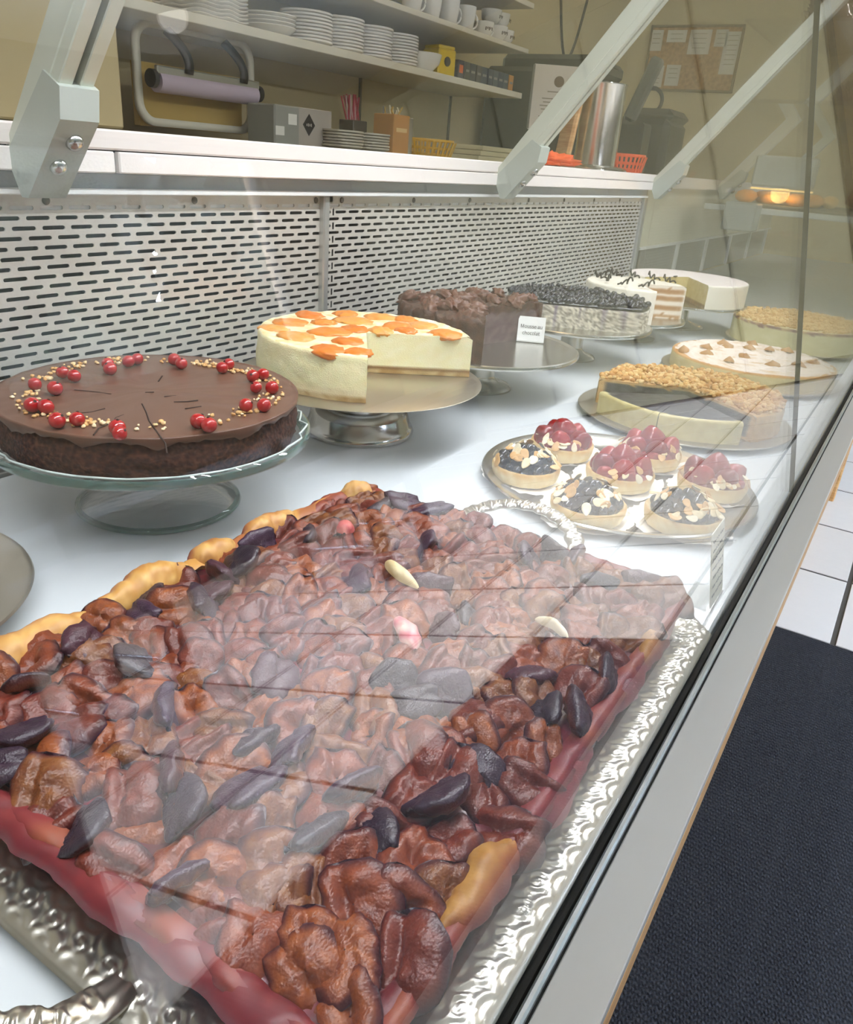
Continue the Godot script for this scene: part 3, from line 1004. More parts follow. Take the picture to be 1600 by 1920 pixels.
# ------------------------------------------------------------------ cakes: shared builders
# round cake or sector of one. o: top(x,z) height change, side(a,y) radius change, col(p,zone) with zone 0 side, 1 top, 2 cut
func wheel(r: float, y0: float, y1: float, a0: float, a1: float, o := {}) -> ArrayMesh:
	var full = a1 - a0 > TAU - 0.01
	var na: int = o.get("na", 96)
	var nr: int = o.get("nr", 12)
	var nsd: int = o.get("ns", 7)
	var bev: float = o.get("bev", 0.004)
	var has_col = o.has("col")
	var pts = []
	var cols = []
	var cnt = na if full else na + 1
	var prof = []
	for i in nsd + 1: prof.append([0, lerpf(y0, y1 - bev, i / float(nsd)), 0.0])
	prof.append([1, y1 - bev * 0.3, bev * 0.3])
	for i in nr + 1: prof.append([2, y1, lerpf(bev, 1.0, i / float(nr))])
	for e in prof:
		var row = PackedVector3Array()
		var crow = []
		for j in cnt:
			var a = lerpf(a0, a1, j / float(na))
			var rr0: float = r
			if o.has("rad"): rr0 = o.rad.call(a)
			var q: float = rr0 - e[2] if e[0] < 2 else maxf(0.0004, (rr0 - bev) * (1.0 - (e[2] - bev) / (1.0 - bev)))
			if o.has("side"): q += o.side.call(a, e[1]) * clampf(q / r * 4.0 - 3.0, 0.0, 1.0)
			var p = Vector3(cos(a) * q, e[1], sin(a) * q)
			if e[0] > 0 and o.has("top"): p.y += o.top.call(p.x, p.z) * (1.0 if e[0] == 2 else 0.5)
			row.append(p)
			if has_col: crow.append(o.col.call(p, 0 if e[0] < 2 else 1))
		pts.append(row)
		cols.append(crow)
	var st = ns()
	rows(st, pts, full, false, cols if has_col else [], 50.0)
	if not full:
		for k in 2:
			var a = a0 if k == 0 else a1
			var g = []
			var gc = []
			for i in 15:
				var row = PackedVector3Array()
				var crow = []
				for j in 19:
					var rr0: float = r
					if o.has("rad"): rr0 = o.rad.call(a)
					var q: float = rr0 * j / 18.0
					if j == 18 and o.has("side"): q += o.side.call(a, y0)
					var p = Vector3(cos(a) * q, 0, sin(a) * q)
					var yt: float = y1
					if o.has("top"): yt += o.top.call(p.x, p.z)
					if j == 18: yt = y1 - bev
					p.y = lerpf(y0, yt, i / 14.0)
					if j > 0 and j < 18 and i > 0 and i < 14:
						var n = Vector3(-sin(a), 0, cos(a))
						p += n * o.get("cutrough", 0.0006) * nz.get_noise_3d(p.x * 170, p.y * 170, p.z * 170)
					row.append(p)
					if has_col: crow.append(o.col.call(p, 2))
				g.append(row)
				gc.append(crow)
			st.set_smooth_group(40 + k)
			rows(st, g, false, k == 1, gc if has_col else [], 179.0)
	return bake(st)

func steel() -> StandardMaterial3D:
	return mat("c4c1ba", 0.22, 0.95, {"bump": ["brushed", 5.0, 0.002]})

func brushed_plate() -> StandardMaterial3D:
	return mat("bdb6a8", 0.33, 0.92, {"bump": ["brushed", 6.0, 0.004]})

func column_stand(c: Vector3, r: float, col: float, foot: float, label: String) -> Node3D:
	# steel plate with a rolled rim on a column with a flared foot; c is the middle of the plate's top
	var h = c.y - BASE
	var t = thing("cake_stand", label, "cake stand", Vector3(c.x, BASE + 0.0005, c.z), 0.0, "steel cake stands")
	obj("plate", lathe(ns(), [Vector2(0.001, h - 0.0045), Vector2(r - 0.012, h - 0.0045), Vector2(r - 0.004, h - 0.007), Vector2(r - 0.0012, h - 0.0066), Vector2(r, h - 0.0042), Vector2(r - 0.0008, h - 0.0012), Vector2(r - 0.0035, h), Vector2(r - 0.009, h - 0.0018), Vector2(r - 0.014, h - 0.0024), Vector2(0.001, h - 0.0024)], 96), steel(), t)
	obj("column", lathe(ns(), [Vector2(col, 0.010), Vector2(col * 0.98, 0.020), Vector2(col * 0.98, h - 0.012), Vector2(col * 1.35, h - 0.005)], 48), steel(), t)
	obj("foot", lathe(ns(), [Vector2(foot, 0.0), Vector2(foot, 0.003), Vector2(foot * 0.93, 0.0065), Vector2(foot * 0.78, 0.0085), Vector2(foot * 0.60, 0.011), Vector2(col * 1.0, 0.018), Vector2(col * 0.98, 0.0215)], 64), steel(), t)
	return t

func flat_plate(c: Vector3, r: float, label: String, called := "cake_plate") -> Node3D:
	var t = thing(called, label, "cake plate", Vector3(c.x, BASE + 0.0005, c.z), 0.0, "flat steel cake plates")
	obj("plate", lathe(ns(), [Vector2(r - 0.030, 0.0), Vector2(r - 0.012, 0.003), Vector2(r - 0.002, 0.0075), Vector2(r, 0.0088), Vector2(r - 0.001, 0.0100), Vector2(r - 0.004, 0.0098), Vector2(r - 0.012, 0.0072), Vector2(r - 0.018, 0.0068), Vector2(0.001, 0.0068)], 96), brushed_plate(), t)
	obj("underside", lathe(ns(), [Vector2(0.001, 0.0), Vector2(r - 0.029, 0.0), Vector2(r - 0.029, 0.001)], 64), brushed_plate(), t)
	return t

func crumbs(t: Node3D, called: String, n: int, place: Callable, size: Vector2, tones: Array, m: Material = null) -> void:
	# loose baked crumbs as one part
	var st = ns()
	for i in n:
		var p: Vector3 = place.call(i)
		var s = rr(size.x, size.y)
		var f = rr(0, 90)
		var c: Color = (hexc(tones[rng.randi() % tones.size()]) as Color).lerp(hexc(tones[0]), rr(0, 0.5))
		var fl = rr(0.6, 1.0)
		var turn = Basis(Vector3.UP, rr(0, TAU)) * Basis(Vector3.RIGHT, rr(-0.6, 0.6))
		ball(st, func(d: Vector3): return p + turn * (d * Vector3(s * 1.15, s * fl, s * 0.9)) * (1.0 + 0.45 * nz.get_noise_3dv(d * 1.7 + Vector3.ONE * f)), 7, 5, func(_d: Vector3): return c)
	var o = obj(called, st, m if m else mat("ffffff", 0.75, 0.0, {"vc": 1}), t)
	o.set_meta("kind", "stuff")

# ------------------------------------------------------------------ chocolate cake on the glass stand
func chocolate_cake() -> void:
	var c = Vector3(0.490, 0, -0.608)
	var g = thing("glass_cake_stand", "greenish pressed-glass footed cake stand with scalloped rim", "cake stand", Vector3(c.x, BASE + 0.0005, c.z))
	var gm = mat("8fb5aa", 0.0, 0.0, {"alpha": 0.035})
	var edge = mat("4d7d72", 0.0, 0.0, {"alpha": 0.42})
	var scal = func(a: float, i: int) -> float: return 1.0
	obj("plate", lathe(ns(), [Vector2(0.0005, 0.0700), Vector2(0.030, 0.0700), Vector2(0.120, 0.0715), Vector2(0.146, 0.0738), Vector2(0.1525, 0.0765), Vector2(0.1535, 0.0800), Vector2(0.1530, 0.0845), Vector2(0.1495, 0.0862), Vector2(0.1465, 0.0850), Vector2(0.1420, 0.0812), Vector2(0.136, 0.0785), Vector2(0.0005, 0.0782)], 120, Transform3D.IDENTITY, func(a: float, i: int): return 1.0 + (0.010 * absf(sin(a * 10.0)) if i in [7, 8, 9] else 0.0)), gm, g)
	obj("foot", lathe(ns(), [Vector2(0.0005, 0.0035), Vector2(0.050, 0.0030), Vector2(0.070, 0.0012), Vector2(0.0800, 0.0), Vector2(0.0818, 0.0022), Vector2(0.0805, 0.0050), Vector2(0.074, 0.0085), Vector2(0.060, 0.0150), Vector2(0.042, 0.0240), Vector2(0.030, 0.0350), Vector2(0.0265, 0.0480), Vector2(0.0275, 0.0600), Vector2(0.0320, 0.0694), Vector2(0.0005, 0.0695)], 96, Transform3D.IDENTITY, func(a: float, i: int): return 1.0 + (0.003 * cos(a * 24.0) if i in [3, 4, 5] else 0.0)), gm, g)
	obj("thick_edge", lathe(ns(), [Vector2(0.1440, 0.0742), Vector2(0.1515, 0.0768), Vector2(0.1526, 0.0800), Vector2(0.1520, 0.0838), Vector2(0.1500, 0.0838), Vector2(0.1490, 0.0790), Vector2(0.1440, 0.0742)], 120), edge, g)
	obj("foot_edge", lathe(ns(), [Vector2(0.0770, 0.0008), Vector2(0.0808, 0.0012), Vector2(0.0806, 0.0046), Vector2(0.0760, 0.0052), Vector2(0.0770, 0.0008)], 96), edge, g)
	obj("stem_edge", lathe(ns(), [Vector2(0.0262, 0.050), Vector2(0.0318, 0.0690), Vector2(0.0290, 0.0690), Vector2(0.0240, 0.052)], 48), edge, g)
	# scallops moulded into the rim
	var bead = mat("e4f0ec", 0.05, 0.0, {"alpha": 0.8})
	for k in 22:
		var a = TAU * k / 22.0
		var arc = []
		for i in 17:
			var u = i / 16.0 - 0.5
			arc.append(Vector3(cos(a + u * TAU / 22.0) * (0.1500 - 0.0065 * absf(u) * 2.0), 0.0868 - 0.0032 * absf(u) * 2.0, sin(a + u * TAU / 22.0) * (0.1500 - 0.0065 * absf(u) * 2.0)))
		obj("scallop", sweep(ns(), arc, 0.0010), bead, g)
	var t = thing("chocolate_cake", "flat chocolate cake with milk-chocolate icing and redcurrants on the glass stand", "cake", Vector3(c.x, 0.5745, c.z))
	var sponge = mat("ffffff", 0.9, 0.0, {"tint": ["crumb_dark", 9.0], "bump": ["crumb", 30.0, 0.14]})
	obj("sponge", wheel(0.1395, 0.0, 0.0385, 0, TAU, {"side": func(a: float, y: float): return 0.0028 * nz.get_noise_2d(a * 3.0, y * 60) - 0.0035 * absf(y - 0.014) / 0.02 + 0.002 * nz.get_noise_2d(a * 22.0, y * 300), "bev": 0.006}), sponge, t)
	# icing: smooth top, wavy drips over the edge
	var ice = mat("694a3b", 0.34, 0.0, {"spec": 0.45})
	var drip = func(a: float) -> float: return 0.0045 + 0.0055 * maxf(0.0, nz.get_noise_2d(cos(a) * 3.0 + 2.0, sin(a) * 3.0) * 1.6 + 0.15) + 0.004 * maxf(0.0, nz.get_noise_2d(cos(a) * 8.0, sin(a) * 8.0))
	var pts = []
	for e in [[0.0, 1.0], [0.5, 0.6], [0.9, 0.15], [1.0, 0.0], [0.985, -0.10], [0.96, -0.16], [0.90, -0.18], [0.82, -0.18], [0.72, -0.18], [0.6, -0.18], [0.48, -0.18], [0.36, -0.18], [0.24, -0.18], [0.12, -0.18], [0.003, -0.18]]:
		var row = PackedVector3Array()
		for j in 160:
			var a = TAU * j / 160.0
			var d: float = drip.call(a)
			var p = Vector3.ZERO
			if e[1] > -0.05:
				var r = 0.1400 + 0.0022 * sin(minf(1.0, e[0] + 0.25) * PI * 0.5) * (1.0 - 0.5 * e[0]) + 0.002 * nz.get_noise_2d(a * 3.0, 5.0)
				if e[0] == 0.0: r -= 0.0012
				p = Vector3(cos(a) * r, 0.0395 - d * e[1], sin(a) * r)
			else:
				p = Vector3(cos(a) * 0.1405 * e[0], 0.0400, sin(a) * 0.1405 * e[0])
				p.y += 0.0010 * nz.get_noise_2d(p.x * 30, p.z * 30) + 0.0003 * sin((p.x * 0.8 - p.z * 0.6) * 230.0) * smoothstep(0.95, 0.7, e[0]) - 0.0013 * smoothstep(0.93, 1.0, e[0])
			row.append(p)
		pts.append(row)
	obj("icing", rows(ns(), pts, true, false, [], 179.0), ice, t)
	var dark = mat("2c1a14", 0.7)
	for l in [[[0.452, -0.576], [0.440, -0.556], [0.425, -0.535], [0.412, -0.508], [0.397, -0.481], [0.384, -0.464]], [[0.422, -0.563], [0.412, -0.560], [0.401, -0.552], [0.386, -0.548], [0.371, -0.537]], [[0.422, -0.588], [0.406, -0.587], [0.396, -0.592]], [[0.482, -0.580], [0.491, -0.576]], [[0.477, -0.561], [0.487, -0.555], [0.497, -0.552]], [[0.471, -0.540], [0.486, -0.535]], [[0.438, -0.654], [0.447, -0.633], [0.453, -0.620]], [[0.484, -0.598], [0.478, -0.604]], [[0.529, -0.639], [0.512, -0.624]]]:
		var path = []
		for q in l:
			var p = Vector3(q[0] - c.x, 0.0403, q[1] - c.z)
			path.append(p + Vector3(rr(-0.001, 0.001), 0, rr(-0.001, 0.001)))
		obj("crack", sweep(ns(), path, [Vector2(-0.0007, 0), Vector2(0, 0.0005), Vector2(0.0007, 0), Vector2(0, -0.0006)]), dark, t)
	var berry = ellipsoid(0.0066, 0.0062, 0.0066, 0.0)
	var bm = mat("a80f16", 0.10, 0.0, {"sss": 0.25, "spec": 0.6, "coat": 0.6})
	var stem = lathe(ns(), [Vector2(0.0010, -0.0004), Vector2(0.0013, 0.0005), Vector2(0.0004, 0.0009)], 8)
	var sm = bake(stem)
	for q in [[0.412, -0.675], [0.417, -0.652], [0.454, -0.694], [0.454, -0.676], [0.374, -0.621], [0.379, -0.609], [0.364, -0.572], [0.377, -0.564], [0.506, -0.694], [0.495, -0.676], [0.386, -0.525], [0.378, -0.512], [0.527, -0.688], [0.540, -0.690], [0.568, -0.665], [0.562, -0.647], [0.581, -0.606], [0.596, -0.612], [0.581, -0.562], [0.593, -0.559], [0.553, -0.531], [0.563, -0.519], [0.503, -0.496], [0.515, -0.485], [0.442, -0.492], [0.441, -0.478]]:
		var b = obj("redcurrant", berry, bm, t, turned(Vector3(rr(-1, 1), rr(0, 6), rr(-1, 1)), Vector3(q[0] - c.x, 0.0462, q[1] - c.z)).scaled_local(Vector3.ONE * rr(0.92, 1.08)))
		obj("calyx", sm, dark, b, at3(0, 0.0060, 0))
	var place = func(_i: int) -> Vector3:
		var a = rr(0, TAU)
		while nz.get_noise_2d(a * 2.6, 3.0) < rr(-0.45, 0.15): a = rr(0, TAU)
		var r = rr(0.100, 0.126)
		return Vector3(cos(a) * r, 0.0412, sin(a) * r)
	crumbs(t, "chopped_nuts", 330, place, Vector2(0.0012, 0.0024), ["d9ad72", "e6c795", "c8935a", "f0dcb6"])

# ------------------------------------------------------------------ apricot cheesecake
func apricot_cheesecake() -> void:
	var c = Vector3(0.833, 0, -0.602)
	var s = thing("cake_stand", "thin brushed steel disc on a stepped chrome foot under the apricot cheesecake", "cake stand", Vector3(0.819, BASE + 0.0005, -0.598), 0.0, "steel cake stands")
	obj("disc", lathe(ns(), [Vector2(0.001, 0.0730), Vector2(0.159, 0.0745), Vector2(0.1605, 0.0752), Vector2(0.159, 0.0760), Vector2(0.001, 0.0760)], 120), brushed_plate(), s)
	obj("foot", lathe(ns(), [Vector2(0.074, 0.0), Vector2(0.0745, 0.004), Vector2(0.072, 0.0095), Vector2(0.0695, 0.012), Vector2(0.066, 0.026), Vector2(0.061, 0.034), Vector2(0.050, 0.038), Vector2(0.040, 0.040), Vector2(0.037, 0.047), Vector2(0.040, 0.052), Vector2(0.050, 0.055), Vector2(0.056, 0.060), Vector2(0.054, 0.066), Vector2(0.048, 0.0728)], 72), mat("c9c7c2", 0.14, 1.0), s)
	var t = thing("apricot_cheesecake", "tall cheesecake topped with apricot halves, one big wedge already cut out", "cake", Vector3(c.x, BASE + 0.0768, c.z))
	var col = func(p: Vector3, z: int) -> Color:
		var n = nz.get_noise_3d(p.x * 60, p.y * 60, p.z * 60)
		if z == 1: return hexc("e6c987").lerp(hexc("fbf1d0"), clampf(0.62 + n * 1.5, 0, 1))
		if p.y < 0.0055 + 0.001 * n: return hexc("d2b98c").lerp(hexc("a98757"), clampf(0.5 + n * 1.5, 0, 1))
		if z == 2 and p.y < 0.0082 + 0.0012 * n: return hexc("8a6a48")
		if z == 2: return hexc("f5ebb8").lerp(hexc("faf3cf"), clampf(0.5 + n, 0, 1))
		if p.y < 0.016: return hexc("f4e8c0").lerp(hexc("ead8a6"), clampf(0.3 + n, 0, 1))
		return hexc("faf2c6").lerp(hexc("f4e9b4"), clampf(0.5 + n, 0, 1))
	obj("cream_body", wheel(0.142, 0.0, 0.0545, deg_to_rad(143), deg_to_rad(412), {"na": 110, "ns": 12, "side": func(a: float, y: float): return 0.0016 * nz.get_noise_2d(a * 4, y * 40) + 0.0006 * nz.get_noise_2d(a * 40, y * 400) - 0.003 * smoothstep(0.02, 0.05, y), "top": func(x: float, z: float): return 0.0014 * nz.get_noise_2d(x * 45, z * 45) - 0.0015 + 0.002 * smoothstep(0.12, 0.14, Vector2(x, z).length()), "col": col, "cutrough": 0.0012}), mat("ffffff", 0.55, 0.0, {"vc": 1, "sss": 0.12, "bump": ["crumb", 22.0, 0.05]}), t)
	var am = [mat("e58e3a", 0.28, 0.0, {"sss": 0.1, "bump": ["fine", 20.0, 0.05]}), mat("e07f2c", 0.30, 0.0, {"sss": 0.1, "bump": ["fine", 20.0, 0.05]}), mat("eba454", 0.28, 0.0, {"sss": 0.1, "bump": ["fine", 20.0, 0.05]})]
	var i = 0
	for q in [[0.798, -0.703, 1.0], [0.858, -0.720, 1.0], [0.741, -0.642, 1.05], [0.796, -0.633, 1.1], [0.716, -0.572, 1.0], [0.879, -0.658, 1.15], [0.909, -0.695, 0.9], [0.834, -0.622, 0.9], [0.856, -0.596, 0.75], [0.901, -0.598, 1.0], [0.884, -0.573, 0.7], [0.933, -0.577, 0.95], [0.912, -0.527, 0.95], [0.770, -0.584, 0.85], [0.931, -0.650, 0.95], [0.950, -0.618, 0.8], [0.735, -0.542, 0.7], [0.752, -0.690, 0.8], [0.835, -0.675, 0.7]]:
		var r: float = 0.0215 * q[2]
		var e = ellipsoid(r * 1.20, 0.0062, r * 1.02, 0.30, 1.7, 26, 11, i * 3.7)
		obj("apricot_half", e, am[i % 3], t, turned(Vector3(0, rr(0, 3), 0), Vector3(q[0] - c.x, 0.0518, q[1] - c.z)))
		i += 1

# ------------------------------------------------------------------ mousse au chocolat
func mousse_cake() -> void:
	var c = Vector3(1.142, 0.5680, -0.590)
	column_stand(c, 0.1590, 0.027, 0.056, "steel cake stand with rolled rim under the dark chocolate mousse cake")
	var t = thing("chocolate_mousse_cake", "tall dark chocolate mousse cake with rough chocolate crumb top, wedge cut out", "cake", Vector3(c.x, c.y - 0.0019, c.z))
	var col = func(p: Vector3, z: int) -> Color:
		var n = nz.get_noise_3d(p.x * 70, p.y * 70, p.z * 70)
		var r = Vector2(p.x, p.z).length()
		if z == 2 and r < 0.128 and p.y < 0.049: return hexc("5f4a4c").lerp(hexc("74605f"), clampf(0.5 + n * 1.4, 0, 1))
		return hexc("3c241b").lerp(hexc("5d3b2b"), clampf(0.5 + n * 1.4, 0, 1))
	obj("mousse_body", wheel(0.140, 0.0, 0.062, deg_to_rad(152), deg_to_rad(377), {"na": 120, "ns": 8, "nr": 16, "side": func(a: float, y: float): return 0.0022 * sin(a * 34.0 + 2.0 * nz.get_noise_2d(a * 5, 1.0)) + 0.002 * nz.get_noise_2d(a * 9, y * 60), "top": func(x: float, z: float): return 0.006 * nz.get_noise_2d(x * 38, z * 38) + 0.004 * nz.get_noise_2d(x * 95, z * 95), "col": col, "cutrough": 0.002}), mat("ffffff", 0.55, 0.0, {"vc": 1, "bump": ["crumb", 26.0, 0.08]}), t)
	var cm = mat("6b4636", 0.42)
	var kinds = []
	for k in 6: kinds.append(ellipsoid(0.017, 0.0085, 0.011, 0.75, 1.6, 16, 10, k * 5.1))
	for i in 46:
		var a = deg_to_rad(rr(156, 373))
		var r = 0.132 * sqrt(rr(0.02, 1.0))
		obj("chocolate_chunk", kinds[i % 6], cm, t, turned(Vector3(rr(-0.5, 0.5), rr(0, 6), rr(-0.5, 0.5)), Vector3(cos(a) * r, 0.0625 + rr(-0.002, 0.003), sin(a) * r)))
	# little name sign on the plate
	var s = thing("name_sign", "small acrylic sign naming the mousse cake on its steel plate", "sign", Vector3(1.222, c.y - 0.0008, -0.541), 0.0)
	var lean = Transform3D(Basis.from_euler(Vector3(-0.30, deg_to_rad(-62.0), 0), EULER_ORDER_YXZ), Vector3(0, 0.0, 0))
	obj("card", box(ns(false), Vector3(0, 0.021, 0), Vector3(0.046, 0.042, 0.0012), 0.0, lean), mat("f2f2ee", 0.3), s)
	obj("acrylic_foot", box(ns(false), Vector3(0, 0.0011, -0.014), Vector3(0.048, 0.002, 0.034), 0.0004, Transform3D(Basis.from_euler(Vector3(0, deg_to_rad(-62.0), 0)), Vector3.ZERO)), mat("cfd4d2", 0.05, 0.0, {"alpha": 0.25}), s)
	for l in [["Mousse au", 0.0255], ["chocolat", 0.0145]]:
		text(l[0], 0.0078, lean * at3(0, l[1], 0.0009), "2c2c2c", s)

func text(what: String, size: float, xf: Transform3D, color: String, parent: Node3D, called := "lettering") -> MeshInstance3D:
	var tm = TextMesh.new()
	var f = SystemFont.new()
	f.font_names = PackedStringArray(["Droid Sans"])
	tm.font = f
	tm.text = what
	tm.font_size = 32
	tm.pixel_size = size / 32.0
	tm.depth = 0.0004
	tm.curve_step = 2.0
	return obj(called, tm, mat(color, 0.7), parent, xf)

# ------------------------------------------------------------------ blueberry cheesecake
func blueberry_cake() -> void:
	var c = Vector3(1.482, 0.5690, -0.566)
	column_stand(c, 0.150, 0.023, 0.050, "steel cake stand with rolled rim under the blueberry cake")
	var t = thing("blueberry_cake", "white speckled cheesecake under a dark glossy blueberry layer on a steel stand", "cake", Vector3(c.x, c.y - 0.0019, c.z))
	var cut = Vector2(-0.887, 0.461)
	var rad = func(a: float) -> float:
		var k = Vector2(cos(a), sin(a)).dot(cut)
		return minf(0.138, 0.082 / k) if k > 0.1 else 0.138
	var col = func(p: Vector3, z: int) -> Color:
		var n = nz.get_noise_3d(p.x * 190, p.y * 190, p.z * 190)
		var k = nz.get_noise_2d(atan2(p.z, p.x) * 9.0, 4.0)
		var b = hexc("8c8377").lerp(hexc("efe8d2"), clampf(0.62 + n * 1.6, 0, 1))
		return b.lerp(hexc("4a3a66"), clampf(k * 1.6 - 0.45 + (p.y - 0.015) * 9.0, 0, 0.75))
	obj("cake_body", wheel(0.138, 0.0, 0.0405, 0, TAU, {"na": 140, "ns": 12, "rad": rad, "side": func(a: float, y: float): return 0.0022 * nz.get_noise_2d(a * 40, y * 330), "col": col}), mat("ffffff", 0.75, 0.0, {"vc": 1, "bump": ["crumb", 36.0, 0.12]}), t)
	obj("blueberry_jelly", wheel(0.136, 0.0400, 0.0455, 0, TAU, {"na": 120, "rad": func(a: float): return rad.call(a) - 0.001, "top": func(x: float, z: float): return 0.0025 * nz.get_noise_2d(x * 90, z * 90)}), mat("17141f", 0.22, 0.0, {"spec": 0.6}), t)
	var st = ns()
	for i in 330:
		var a = rr(0, TAU)
		var r: float = rad.call(a) * sqrt(rr(0, 0.95))
		var s = rr(0.0044, 0.0062)
		var p = Vector3(cos(a) * r, 0.0462 + rr(-0.001, 0.0025), sin(a) * r)
		ball(st, func(d: Vector3): return p + d * s, 9, 6)
	obj("blueberries", st, mat("1c1a2a", 0.24, 0.0, {"spec": 0.6}), t).set_meta("kind", "stuff")

# ------------------------------------------------------------------ layered cream cake
func layer_cake() -> void:
	var c = Vector3(1.790, 0.5460, -0.550)
	column_stand(c, 0.120, 0.024, 0.060, "low steel cake stand under the layered cream cake")
	var t = thing("layered_cream_cake", "white cream cake with thin brown sponge layers and dark chocolate curls", "cake", Vector3(c.x, c.y - 0.0019, c.z))
	var col = func(p: Vector3, z: int) -> Color:
		var n = nz.get_noise_3d(p.x * 60, p.y * 60, p.z * 60)
		if z == 2 and Vector2(p.x, p.z).length() < 0.107:
			var k = fposmod(p.y / 0.0185 + 0.06 * n, 1.0)
			return hexc("a5764c").lerp(hexc("b98a5c"), 0.5 + n) if k < 0.55 else hexc("f3e9d6")
		return hexc("f3ebd6").lerp(hexc("fbf6e8"), clampf(0.5 + n, 0, 1))
	obj("cream_body", wheel(0.113, 0.0, 0.072, deg_to_rad(140), deg_to_rad(418), {"na": 96, "ns": 9, "top": func(x: float, z: float): return 0.002 * nz.get_noise_2d(x * 60, z * 60), "side": func(a: float, y: float): return 0.0012 * nz.get_noise_2d(a * 7, y * 70), "col": col}), mat("ffffff", 0.5, 0.0, {"vc": 1}), t)
	var dm = mat("1f1512", 0.35)
	for k in 9:
		var a = deg_to_rad(150 + k * 31)
		var ctr = Vector3(cos(a) * 0.084, 0.0725, sin(a) * 0.084)
		var path = []
		var ph = rr(0, 6)
		for i in 26:
			var u = i / 25.0
			path.append(ctr + Vector3(cos(ph) * (u - 0.5) * 0.030 + 0.006 * sin(u * 14.0), 0.004 + 0.018 * absf(sin(u * 9.0)) * u, sin(ph) * (u - 0.5) * 0.030))
		obj("chocolate_curl", sweep(ns(), path, 0.0019), dm, t)

# ------------------------------------------------------------------ plain white cheesecake at the back
func white_cheesecake() -> void:
	var c = Vector3(2.050, 0.5640, -0.505)
	column_stand(c, 0.152, 0.020, 0.060, "steel cake stand with slim column under the white cheesecake")
	var t = thing("white_cheesecake", "smooth pinkish-white topped cheesecake, cut open to its yellow inside, farthest round cake", "cake", Vector3(c.x, c.y - 0.0019, c.z))
	var col = func(p: Vector3, z: int) -> Color:
		var n = nz.get_noise_3d(p.x * 50, p.y * 50, p.z * 50)
		if z == 1: return hexc("efe2de").lerp(hexc("f6eee9"), clampf(0.5 + n, 0, 1))
		if z == 2:
			if p.y < 0.010: return hexc("9a7440").lerp(hexc("7a5a32"), clampf(0.5 + n * 2, 0, 1))
			return hexc("dccb8e").lerp(hexc("cbb676"), clampf(0.5 + n, 0, 1))
		return hexc("f0ead6")
	obj("cream_body", wheel(0.144, 0.0, 0.0545, deg_to_rad(-150), deg_to_rad(146), {"na": 100, "ns": 6, "top": func(x: float, z: float): return 0.0006 * nz.get_noise_2d(x * 40, z * 40), "col": col}), mat("ffffff", 0.45, 0.0, {"vc": 1}), t)
	obj("chocolate_leaf", box(ns(false), Vector3(-0.045, 0.0565, -0.02), Vector3(0.016, 0.003, 0.007), 0.001), mat("1b1512", 0.4), t)

# ------------------------------------------------------------------ crumble cheesecake
func crumble_cheesecake() -> void:
	var c = Vector3(2.050, 0, -0.226)
	flat_plate(c, 0.160, "flat steel plate under the tall crumble cheesecake")
	var t = thing("crumble_cheesecake", "tall pale cheesecake with a purple berry line and crumble top beside the glass", "cake", Vector3(c.x, BASE + 0.0075, c.z))
	var col = func(p: Vector3, z: int) -> Color:
		var n = nz.get_noise_3d(p.x * 40, p.y * 60, p.z * 40)
		if z == 0 and p.y > 0.0455 + 0.003 * n: return hexc("5d3048").lerp(hexc("c9ab74"), clampf(0.45 + n * 2.2, 0, 1))
		return hexc("dfd6a6").lerp(hexc("d3c894"), clampf(0.5 + n, 0, 1))
	obj("cream_body", wheel(0.150, 0.0, 0.0520, 0, TAU, {"na": 120, "ns": 14, "side": func(a: float, y: float): return -0.0022 * pow(absf(sin(a * 9.0)), 18.0) + 0.001 * nz.get_noise_2d(a * 6, y * 40), "col": col}), mat("ffffff", 0.6, 0.0, {"vc": 1}), t)
	var place = func(_i: int) -> Vector3:
		var a = rr(0, TAU)
		var r = 0.146 * sqrt(rr(0, 1))
		return Vector3(cos(a) * r, 0.0535 + rr(-0.002, 0.003), sin(a) * r)
	crumbs(t, "crumble", 1200, place, Vector2(0.0026, 0.0062), ["cba366", "dab87c", "bd9050", "e2c48a"])

